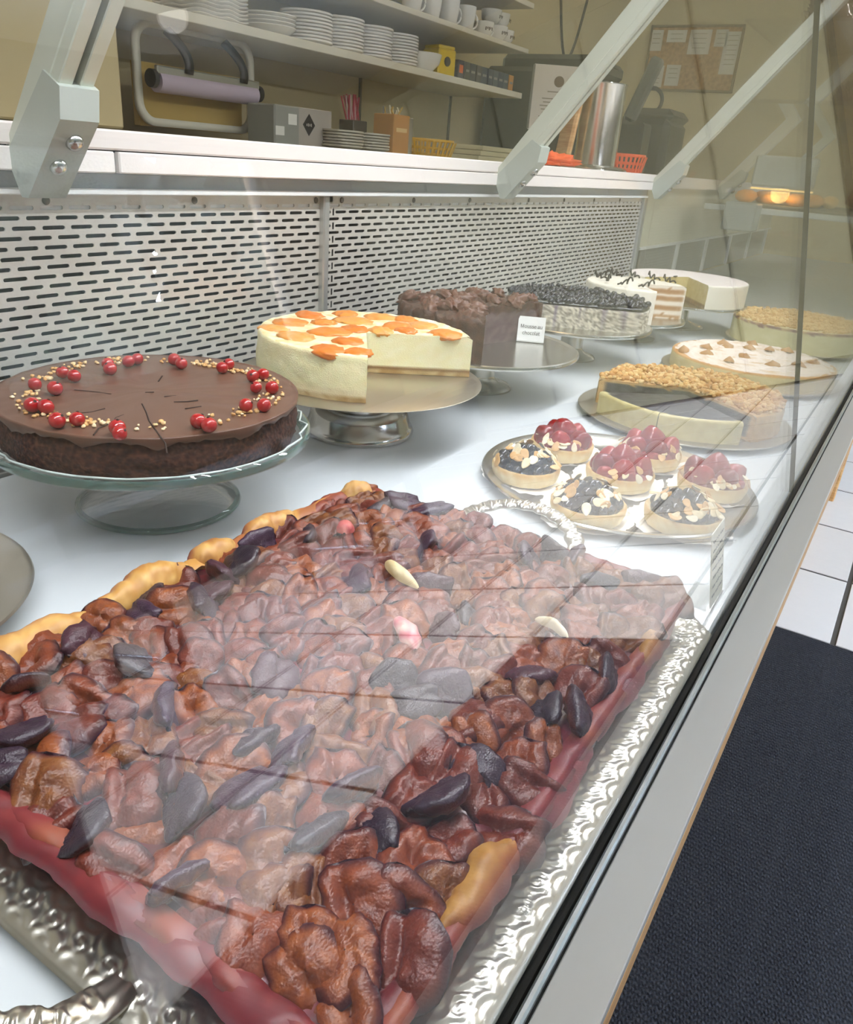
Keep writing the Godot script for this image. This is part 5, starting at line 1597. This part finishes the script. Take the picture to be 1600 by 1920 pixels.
	for i in 3:
		var bc = tag(obj("grey_cup", cupm, mat("a5a59c", 0.3), null, at3(2.60 + 0.13 * i, y, -1.83)), ["grey cup at the back of the upper shelf behind the second mug", "grey cup at the back of the upper shelf behind the third mug", "grey cup at the back of the upper shelf behind the last mug"][i], "cup")
	foil_dispenser()
	worktop_things()

func ring_poly(r: float, n: int) -> PackedVector2Array:
	var p = PackedVector2Array()
	for i in n: p.append(Vector2(cos(TAU * i / n), sin(TAU * i / n)) * r)
	return p

func foil_dispenser() -> void:
	var t = thing("foil_dispenser", "wall-hung wrapping dispenser with rounded pale frame, two curved black arms and a lilac roll", "dispenser", Vector3(1.605, 0.858, -1.725))
	var path = []
	for e in [[0.145, 0.175, 0.0], [-0.145, 0.175, 90.0], [-0.145, 0.055, 180.0], [0.145, 0.055, 270.0]]:
		for i in 9:
			var a = deg_to_rad(e[2] + 90.0 * i / 8.0)
			path.append(Vector3(e[0] + cos(a) * 0.045, e[1] + sin(a) * 0.045, 0))
	obj("frame", sweep(ns(), path, [Vector2(-0.009, -0.006), Vector2(0.009, -0.006), Vector2(0.009, 0.006), Vector2(-0.009, 0.006)], true, Vector3(0, 0, 1)), mat("cfcab6", 0.5), t)
	obj("backing", box(ns(false), Vector3(0, 0.07, -0.03), Vector3(0.35, 0.14, 0.02)), mat("b89a52", 0.7), t)
	for x in [-0.105, 0.082]:
		var arm = []
		for i in 13:
			var u = i / 12.0
			arm.append(Vector3(x + 0.026 * u + 0.010 * sin(u * PI), 0.212 - 0.090 * u, 0.012 + 0.045 * sin(u * PI * 0.6)))
		obj("spring_arm", sweep(ns(), arm, [Vector2(-0.011, -0.004), Vector2(0.011, -0.004), Vector2(0.011, 0.004), Vector2(-0.011, 0.004)], false, Vector3(0, 0, 1)), mat("17150f", 0.35), t)
	var lie = Transform3D(Basis(Vector3(0, 1, 0), Vector3(-1, 0, 0), Vector3(0, 0, 1)), Vector3(0.165, 0.098, 0.035))
	obj("foil_roll", lathe(ns(), [Vector2(0.001, 0.0), Vector2(0.024, 0.0), Vector2(0.024, 0.33), Vector2(0.001, 0.33)], 32, lie), mat("b9a9b4", 0.45), t)
	obj("cutter_bar", box(ns(false), Vector3(0, 0.122, 0.045), Vector3(0.345, 0.020, 0.014), 0.003), mat("a5a396", 0.35, 0.6), t)
	for x in [-0.178, 0.178]:
		obj("roll_end", lathe(ns(), [Vector2(0.001, -0.006), Vector2(0.020, -0.006), Vector2(0.020, 0.006), Vector2(0.001, 0.006)], 24, Transform3D(Basis(Vector3(0, 1, 0), Vector3(-1, 0, 0), Vector3(0, 0, 1)), Vector3(x, 0.103, 0.038))), mat("1d1b16", 0.5), t)

func worktop_things() -> void:
	var y = 0.8402
	var g = thing("grey_device", "grey box-shaped device with two white stickers behind the ledge", "device", Vector3(1.772, y, -1.62))
	obj("housing", box(ns(false), Vector3(0, 0.048, 0), Vector3(0.100, 0.096, 0.10), 0.004), mat("8b8c84", 0.5), g)
	obj("sticker", box(ns(false), Vector3(0.02, 0.064, 0.0505), Vector3(0.034, 0.026, 0.0008)), mat("d9d8d0", 0.6), g)
	obj("sticker", box(ns(false), Vector3(-0.030, 0.034, 0.0505), Vector3(0.034, 0.022, 0.0008)), mat("d9d8d0", 0.6), g)
	var b = thing("grey_carton", "pale grey carton with a black diamond on its front", "carton", Vector3(1.912, y, -1.66))
	obj("carton", box(ns(false), Vector3(0, 0.049, 0), Vector3(0.172, 0.098, 0.12), 0.0015), mat("a59d92", 0.7), b)
	obj("diamond", prism(ns(false), PackedVector2Array([Vector2(0, -0.028), Vector2(0.026, 0), Vector2(0, 0.028), Vector2(-0.026, 0)]), 0.0008, at3(-0.016, 0.056, 0.0601)), mat("1f1c18", 0.6), b)
	for k in 4:
		obj("diamond_print", box(ns(false), Vector3(-0.026 + k * 0.0065, 0.056, 0.0612), Vector3(0.003, 0.006 if k % 2 == 0 else 0.008, 0.0004)), mat("b9b2a6", 0.6), b)
	stack("saucer", "small saucer in the low stack touching the diamond carton", "saucer", "left saucer stack", plate_mesh(0.064, 0.013), mat("b5ae9c", 0.35), Vector3(2.015, y, -1.575), 6, 0.0078)
	stack("saucer", "small saucer in the low stack nearer the orange-tan box", "saucer", "right saucer stack", plate_mesh(0.064, 0.013), mat("b5ae9c", 0.35), Vector3(2.152, y, -1.575), 6, 0.0078)
	var d = thing("straw_box", "dark box holding a bunch of red and white striped straws", "straw holder", Vector3(2.285, y, -1.74))
	obj("box", box(ns(false), Vector3(0, 0.045, 0), Vector3(0.075, 0.09, 0.06), 0.002), mat("5d5040", 0.7), d)
	for i in 20:
		var x = -0.036 + 0.0038 * i
		var s = sweep(ns(), [Vector3(x * 0.7, 0.07, rr(-0.012, 0.012)), Vector3(x * 1.1 - 0.012, 0.155 + 0.010 * cos(x * 40), rr(-0.014, 0.014))], 0.0026)
		obj("straw", s, mat(["b8434a", "c9b0a8", "b03a44"][i % 3], 0.6), d)
	var e = thing("straw_box", "orange-tan upright box with patterned straws sticking out on top", "straw holder", Vector3(2.305, y, -1.60))
	obj("box", box(ns(false), Vector3(0, 0.057, 0), Vector3(0.090, 0.114, 0.08), 0.002), mat("b7803c", 0.7), e)
	obj("print_band", box(ns(false), Vector3(0, 0.070, 0.0404), Vector3(0.06, 0.012, 0.0006)), mat("d9b67c", 0.7), e)
	obj("side_panel", box(ns(false), Vector3(0.060, 0.055, 0), Vector3(0.030, 0.110, 0.07), 0.002), mat("8d8672", 0.7), e)
	for i in 16:
		obj("straw", sweep(ns(), [Vector3(-0.03 + 0.004 * i, 0.09, rr(-0.02, 0.02)), Vector3(-0.036 + 0.0048 * i, rr(0.126, 0.140), rr(-0.025, 0.025))], 0.0026), mat(["d8cfae", "8b8a84", "c9a955"][i % 3], 0.6), e)
	var yb = thing("yellow_basket", "yellow plastic basket with slotted sides on the back worktop", "basket", Vector3(2.475, y, -1.575))
	basket(yb, 0.098, 0.052, mat("d6a416", 0.45, 0.0, {"back": "6a5210"}))
	for i in 3:
		var tr = thing("cream_tray", ["lowest cream plastic tray of the stack behind the ledge", "middle cream plastic tray of the stack behind the ledge", "uppermost cream plastic tray of the stack behind the ledge"][i], "tray", Vector3(2.90 + 0.012 * i, y + 0.017 * i, -1.60))
		obj("tray_floor", box(ns(false), Vector3(0, 0.002, 0), Vector3(0.46, 0.004, 0.26), 0.001), mat("c4bb93", 0.5), tr)
		for q in [[0, 0.129, 0.47, 0.006], [0, -0.129, 0.47, 0.006], [0.232, 0, 0.006, 0.26], [-0.232, 0, 0.006, 0.26]]:
			obj("tray_side", box(ns(false), Vector3(q[0], 0.0085, q[1]), Vector3(q[2], 0.015, q[3]), 0.001), mat("cdc49c", 0.5), tr)
	# dark machines and the folder
	var m = thing("coffee_machine", "large dark coffee machine behind the folder", "coffee machine", Vector3(3.64, y, -1.66))
	obj("body", box(ns(false), Vector3(-0.02, 0.19, -0.03), Vector3(0.42, 0.38, 0.40), 0.02), mat("2c2b22", 0.45), m)
	obj("hood", box(ns(false), Vector3(0.05, 0.40, 0.02), Vector3(0.42, 0.07, 0.42), 0.02), mat("35342a", 0.4), m)
	obj("drip_shelf", box(ns(false), Vector3(0, 0.015, 0.20), Vector3(0.5, 0.03, 0.12), 0.006), mat("201f1a", 0.4), m)
	var hook = []
	for i in 20:
		var u = i / 19.0
		hook.append(Vector3(-0.10 + 0.32 * u, 0.72 - 0.28 * sin(u * PI), 0.02))
	obj("cable", sweep(ns(), hook, 0.006), mat("1b1a15", 0.6), m)
	var f = thing("menu_folder", "white spiral-bound price folder with a round brown emblem standing before the dark machine", "folder", Vector3(3.25, 0.975, -1.47), 0.0)
	var fb = Basis(Vector3.UP, deg_to_rad(-62.0)) * Basis(Vector3.RIGHT, -0.06)
	var fx = Transform3D(fb, Vector3.ZERO)
	obj("page", box(ns(false), Vector3(0.0, 0.115, 0), Vector3(0.185, 0.235, 0.004), 0.0005, fx), mat("cfc6b8", 0.6), f)
	obj("emblem", prism(ns(false), ring_poly(0.020, 24), 0.0006, fx * at3(0.012, 0.175, 0.0021)), mat("6a5236", 0.6), f)
	for i in 7:
		obj("print_line", box(ns(false), Vector3(0.0, 0.138 - 0.013 * i - (0.012 if i > 0 else 0.0), 0.0022), Vector3(0.06 if i == 0 else 0.11 - 0.012 * (i % 3), 0.004, 0.0006), 0.0, fx), mat("8a8272", 0.7), f)
	obj("spiral", sweep(ns(), [fx * Vector3(-0.093, 0.0, 0.001), fx * Vector3(-0.093, 0.23, 0.001)], 0.005), mat("77736a", 0.5), f)
	obj("stand", box(ns(false), Vector3(0, -0.068, -0.02), Vector3(0.10, 0.132, 0.09), 0.004), mat("2a2820", 0.6), f)
	var k = thing("dark_grinder", "dark machine with rounded top, a ring handle and a small blue display", "grinder", Vector3(4.09, 0.842, -1.395))
	obj("body", box(ns(false), Vector3(0, 0.12, 0), Vector3(0.30, 0.24, 0.40), 0.03), mat("2f2e2b", 0.4), k)
	obj("top", box(ns(false), Vector3(0.02, 0.25, 0.10), Vector3(0.30, 0.06, 0.20), 0.028), mat("3a3935", 0.4), k)
	var ring = []
	for i in 24: ring.append(Vector3(-0.02, 0.315 + 0.055 * sin(TAU * i / 24.0), 0.05 + 0.055 * cos(TAU * i / 24.0)))
	obj("ring_handle", sweep(ns(), ring, 0.009, true, Vector3.RIGHT), mat("2b2a26", 0.5), k)
	obj("display", box(ns(false), Vector3(-0.152, 0.165, 0.10), Vector3(0.004, 0.035, 0.030)), mat("5a58e0", 0.4, 0.0, {"glow": 1.2}), k)
	var l = thing("grey_arm_device", "dark grey device with a slanted grey arm rising behind the steel cylinder", "device", Vector3(3.72, 0.842, -1.30))
	obj("base", box(ns(false), Vector3(0, 0.10, 0), Vector3(0.12, 0.2, 0.16), 0.01), mat("232320", 0.4), l)
	obj("arm", box(ns(false), Vector3(0, 0.18, 0), Vector3(0.05, 0.26, 0.055), 0.012, turned(Vector3(0.35, 0, 0), Vector3(0, 0.16, -0.03))), mat("5d5e58", 0.5), l)
	var st = tag(obj("support_table", box(ns(false), Vector3(3.95, 0.42, -1.21), Vector3(0.8, 0.842, 0.32), 0.004), mat("8c8468", 0.6)), "cabinet block carrying the dark machines", "cabinet")
	# pinboard and notes on the far wall
	var pb = thing("pinboard", "cork pinboard with a dark wooden frame on the far wall", "pinboard", Vector3(5.296, 1.48, -1.545))
	obj("cork", box(ns(false), Vector3(0, 0, 0), Vector3(0.012, 0.32, 0.52)), mat("ffffff", 0.8, 0.0, {"tint": ["cork", 4.0]}), pb)
	for q in [[0, 0.166, 0.012, 0.545], [0, -0.166, 0.012, 0.545], [0.266, 0, 0.345, 0.012], [-0.266, 0, 0.345, 0.012]]:
		obj("frame", box(ns(false), Vector3(-0.004, q[1], q[0]), Vector3(0.02, q[2], q[3])), mat("6e5a36", 0.6), pb)
	var notes = [[-1.775, 1.573, 0.075, 0.108, "tall white note at the upper left of the pinboard"], [-1.655, 1.595, 0.115, 0.062, "wide white note pinned second from the left at the top"], [-1.515, 1.565, 0.125, 0.125, "largest white note pinned at the top middle"], [-1.395, 1.585, 0.070, 0.085, "small pinkish note right of the largest note"], [-1.325, 1.510, 0.095, 0.215, "long narrow calendar sheet hanging at the right side"], [-1.745, 1.385, 0.095, 0.115, "lower left note overlapping the board edge"], [-1.640, 1.392, 0.085, 0.110, "lower note beside the lower left one"]]
	for q in notes:
		var n = thing("pinned_note", q[4], "note", Vector3(5.287, q[1], q[0]))
		obj("paper", box(ns(false), Vector3.ZERO, Vector3(0.002, q[3], q[2])), mat("cfc8b4", 0.7), n)
		for i in int(q[3] / 0.028):
			obj("print_line", box(ns(false), Vector3(-0.0012, q[3] / 2 - 0.020 - 0.024 * i, 0), Vector3(0.0006, 0.004, q[2] * 0.62)), mat("a39a84", 0.7), n)

# ------------------------------------------------------------------ the next counter, seen through the end glass
func next_counter() -> void:
	rng.seed = 333
	var t = thing("second_counter", "second glass counter behind the end glass with cream back panel and a shelf of rolls", "counter")
	var alu = mat("b4b8b0", 0.4, 0.5)
	obj("display_floor", box(ns(false), Vector3(3.68, BASE - 0.02, -0.43), Vector3(2.24, 0.04, 0.74)), mat("b9bdb9", 0.3), t)
	obj("carcass", box(ns(false), Vector3(3.68, 0.235, -0.44), Vector3(2.24, 0.47, 0.72)), mat("8f8c86", 0.6), t)
	obj("front_rail", box(ns(false), Vector3(3.68, BASE - 0.008, -0.047), Vector3(2.24, 0.016, 0.033)), alu, t)
	obj("cream_panel", box(ns(false), Vector3(3.68, 0.716, -0.815), Vector3(2.24, 0.180, 0.02)), mat("d6d1b6", 0.5), t)
	obj("panel_edge", box(ns(false), Vector3(3.68, 0.624, -0.803), Vector3(2.24, 0.008, 0.012)), mat("e4e4dc", 0.4), t)
	for i in 5:
		obj("grey_panel", box(ns(false), Vector3(2.805 + 0.425 * i, 0.558, -0.815), Vector3(0.40, 0.125, 0.016), 0.002), mat("8d8a80", 0.4), t)
		obj("panel_divider", box(ns(false), Vector3(3.0175 + 0.425 * i, 0.558, -0.805), Vector3(0.020, 0.125, 0.014), 0.002), mat("dcdcd4", 0.4), t)
	obj("ledge", box(ns(false), Vector3(3.68, 0.823, -0.90), Vector3(2.24, 0.036, 0.26), 0.002), mat("e6dfcf", 0.4), t)
	for k in 2: strut(t, 3.30 + 0.9975 * k)
	# shelf with its grey front edge
	obj("shelf", box(ns(false), Vector3(3.62, 0.762, -0.475), Vector3(1.30, 0.006, 0.50)), mat("a9ada6", 0.15), t)
	obj("shelf_edge", box(ns(false), Vector3(2.965, 0.757, -0.475), Vector3(0.014, 0.018, 0.50), 0.002), mat("c2c6be", 0.4), t)
	obj("shelf_tray", box(ns(false), Vector3(3.40, 0.771, -0.455), Vector3(0.70, 0.012, 0.42), 0.003), mat("55564f", 0.5), t)
	obj("price_box", box(ns(false), Vector3(2.86, 0.738, -0.575), Vector3(0.09, 0.085, 0.10), 0.004), mat("8f958f", 0.45), t)
	obj("scale_head", box(ns(false), Vector3(3.02, 0.88, -0.50), Vector3(0.07, 0.095, 0.19), 0.006), mat("a6a89c", 0.45), t)
	var rm = [mat("e0a24a", 0.5), mat("d8953c", 0.5), mat("e8b868", 0.5)]
	for i in 9:
		var a = obj("bread_roll", ellipsoid(0.038, 0.022, 0.028, 0.14, 2.0, 16, 10, i * 2.0), rm[i % 3], null, turned(Vector3(0, rr(0, 3), 0), Vector3(3.16 + 0.085 * (i % 3), 0.797, -0.635 + 0.085 * (i / 3) + 0.045 * (i % 3))))
		tag(a, ["nearest", "middle", "farthest"][i % 3] + " golden bread roll in the " + ["row by the steel back", "middle row", "row by the front glass"][i / 3] + " of the second counter's shelf", "bread roll", "rolls in the second counter")
	var l = thing("warm_lamp", "slim warm light strip under the scale head over the rolls", "lamp", Vector3(3.03, 0.826, -0.50))
	obj("lamp_strip", box(ns(false), Vector3(0, 0, 0), Vector3(0.06, 0.006, 0.19), 0.001), mat("ffd98a", 0.5, 0.0, {"glow": 1.6}), l)
	var o = OmniLight3D.new()
	o.name = "lamp_light"
	o.light_color = Color(1.0, 0.82, 0.5)
	o.light_energy = 0.02
	o.light_size = 0.03
	o.omni_range = 6.0
	o.omni_attenuation = 2.0
	o.shadow_enabled = true
	o.position = Vector3(0.05, -0.012, 0)
	l.add_child(o)
	# foil bags on the top of the second counter
	obj("top_shelf", box(ns(false), Vector3(3.68, 1.06, -0.47), Vector3(2.0, 0.01, 0.36)), glass_mat(), t)
	obj("upper_shelf", box(ns(false), Vector3(3.68, 1.262, -0.50), Vector3(2.0, 0.008, 0.30)), glass_mat(), t)
	var bm = mat("b9a797", 0.07, 0.55, {"spec": 0.9})
	for e in [[Vector3(3.42, 1.267, -0.50), 0.135, 0.30, "tall shiny crinkled cellophane bag at the upper right"], [Vector3(3.66, 1.066, -0.41), 0.10, 0.16, "lower cellophane bag with bright glints beneath the taller bag"]]:
		var bg = thing("cellophane_bag", e[3], "bag", e[0])
		obj("bag_body", ball(ns(), func(d: Vector3):
			var n = absf(nz.get_noise_3dv(d * 2.0 + e[0])) + 0.7 * absf(nz.get_noise_3dv(d * 4.6 + e[0])) + 0.25 * absf(nz.get_noise_3dv(d * 11.0))
			return Vector3(d.x * e[1], e[2] * 0.5 + d.y * e[2] * 0.5, d.z * e[1]) * (1.10 - 0.6 * n), 72, 48), bm, bg)
		obj("bag_tie", lathe(ns(), [Vector2(0.012, 0), Vector2(0.008, 0.008), Vector2(0.020, 0.03), Vector2(0.024, 0.05)], 16, at3(0, e[2] * 0.97, 0)), mat("8a7a68", 0.2, 0.3, {"two": 1}), bg)
	var wc = thing("wooden_crate_board", "brown wooden board standing on the second counter at the right edge", "board", Vector3(4.1, 0.768, -0.36))
	obj("board", box(ns(false), Vector3(0, 0.075, 0), Vector3(0.02, 0.14, 0.10), 0.004, turned(Vector3(0.3, 0, 0), Vector3.ZERO)), mat("ffffff", 0.5, 0.0, {"tint": ["wood_brown", 6.0]}), wc)

# ------------------------------------------------------------------ the customers' side
func shop_side() -> void:
	var m = thing("entrance_mat", "dark charcoal ribbed entrance mat let into the tiled floor", "mat", Vector3(0.11, -0.004, 0.208))
	obj("mat_pile", box(ns(false), Vector3.ZERO, Vector3(2.965, 0.014, 0.985), 0.002), mat("ffffff", 0.95, 0.0, {"tint": ["fine_mat", 8.0], "bump": ["rib", 11.0, 0.25]}), m)
	var wood = mat("ffffff", 0.5, 0.0, {"tint": ["wood_oak", Vector3(12, 3, 12)]})
	var dark = mat("2a1912", 0.5)
	tag(obj("counter_post", box(ns(false), Vector3(2.485, 0.2275, -0.0715), Vector3(0.05, 0.455, 0.035), 0.003), wood), "oak post under the rail where the two counters meet", "post")
	chair(Vector3(1.017, 0, 1.68), PI, dark, "dark wooden cafe chair nearer the mat, mirrored in the front glass", "")
	chair(Vector3(2.180, 0, 1.66), PI, dark, "dark wooden cafe chair farther along the bench, mirrored in the front glass", "")
	var b = thing("wall_bench", "low dark brown upholstered bench along the shop window", "bench", Vector3(1.6, 0, 2.75))
	obj("seat", box(ns(false), Vector3(0, 0.39, 0), Vector3(6.2, 0.09, 0.50), 0.03), mat("241a14", 0.7), b)
	obj("plinth", box(ns(false), Vector3(0, 0.17, 0.02), Vector3(6.2, 0.34, 0.44)), mat("211711", 0.6), b)
	var cb = thing("added_cupboard", "added unseen olive-beige cupboard dulling reflections along the far end of the customers' side", "cupboard", Vector3(5.10, 0, 1.75))  # added out of view to darken what the far glass mirrors
	obj("carcass", box(ns(false), Vector3(0, 1.2, 0), Vector3(0.36, 2.36, 3.1), 0.004), mat("8f8866", 0.5), cb)
	for i in 5:
		var d = obj("door", box(ns(false), Vector3(-0.19, 1.22, -1.24 + 0.62 * i), Vector3(0.022, 2.2, 0.60), 0.004), mat("938c6a", 0.5), cb)
		obj("knob", ellipsoid(0.014, 0.014, 0.014), mat("b8b4a8", 0.3, 0.9), d, at3(-0.212, 1.15, -1.24 + 0.62 * i + 0.25))
	var s = thing("added_dark_boards", "added dark boards dimming the reflection standing on the mat's edge in front of the counter", "sign", Vector3(0.10, 0.004, 0.62))  # added boards standing in for an unidentified dark shape in the glass reflection
	for k in 2:
		obj("panel", box(ns(false), Vector3(0, 0.45, 0), Vector3(0.45, 0.92, 0.018), 0.003, turned(Vector3(-0.10 if k == 0 else 0.10, 0, 0), Vector3(0, 0.003, -0.09 if k == 0 else 0.09) * (-1.0 if false else 1.0))), mat("1d1a18", 0.6), s)

func chair(at: Vector3, turn: float, m: Material, label: String, group: String) -> void:
	# seat faces +z of the chair's own axes
	var t = thing("cafe_chair", label, "chair", at, turn, group)
	obj("seat", box(ns(false), Vector3(0, 0.425, 0), Vector3(0.36, 0.026, 0.38), 0.008), m, t)
	for x in [-0.155, 0.155]:
		obj("leg", sweep(ns(), [Vector3(x * 0.88, 0.412, 0.165), Vector3(x * 0.86, 0.0, 0.180)], [Vector2(-0.025, -0.018), Vector2(0.025, -0.018), Vector2(0.025, 0.018), Vector2(-0.025, 0.018)], false, Vector3(0, 0, 1)), m, t)
		obj("leg", sweep(ns(), [Vector3(x * 0.95, 0.80, -0.215), Vector3(x * 0.95, 0.42, -0.165), Vector3(x, 0.0, -0.205)], [Vector2(-0.017, -0.017), Vector2(0.017, -0.017), Vector2(0.017, 0.017), Vector2(-0.017, 0.017)], false, Vector3(0, 0, 1)), m, t)
	for y in [0.60, 0.74]:
		obj("back_rail", box(ns(false), Vector3(0, y, -0.19 - (y - 0.6) * 0.13), Vector3(0.31, 0.075, 0.018), 0.006), m, t)
	obj("stretcher", sweep(ns(), [Vector3(-0.14, 0.16, 0.17), Vector3(0.14, 0.16, 0.17)], 0.008), mat("c8c8c4", 0.2, 1.0), t)
	for x in [-0.142, 0.142]:
		obj("stretcher", sweep(ns(), [Vector3(x, 0.13, 0.17), Vector3(x * 1.05, 0.13, -0.19)], 0.007), mat("c8c8c4", 0.2, 1.0), t)
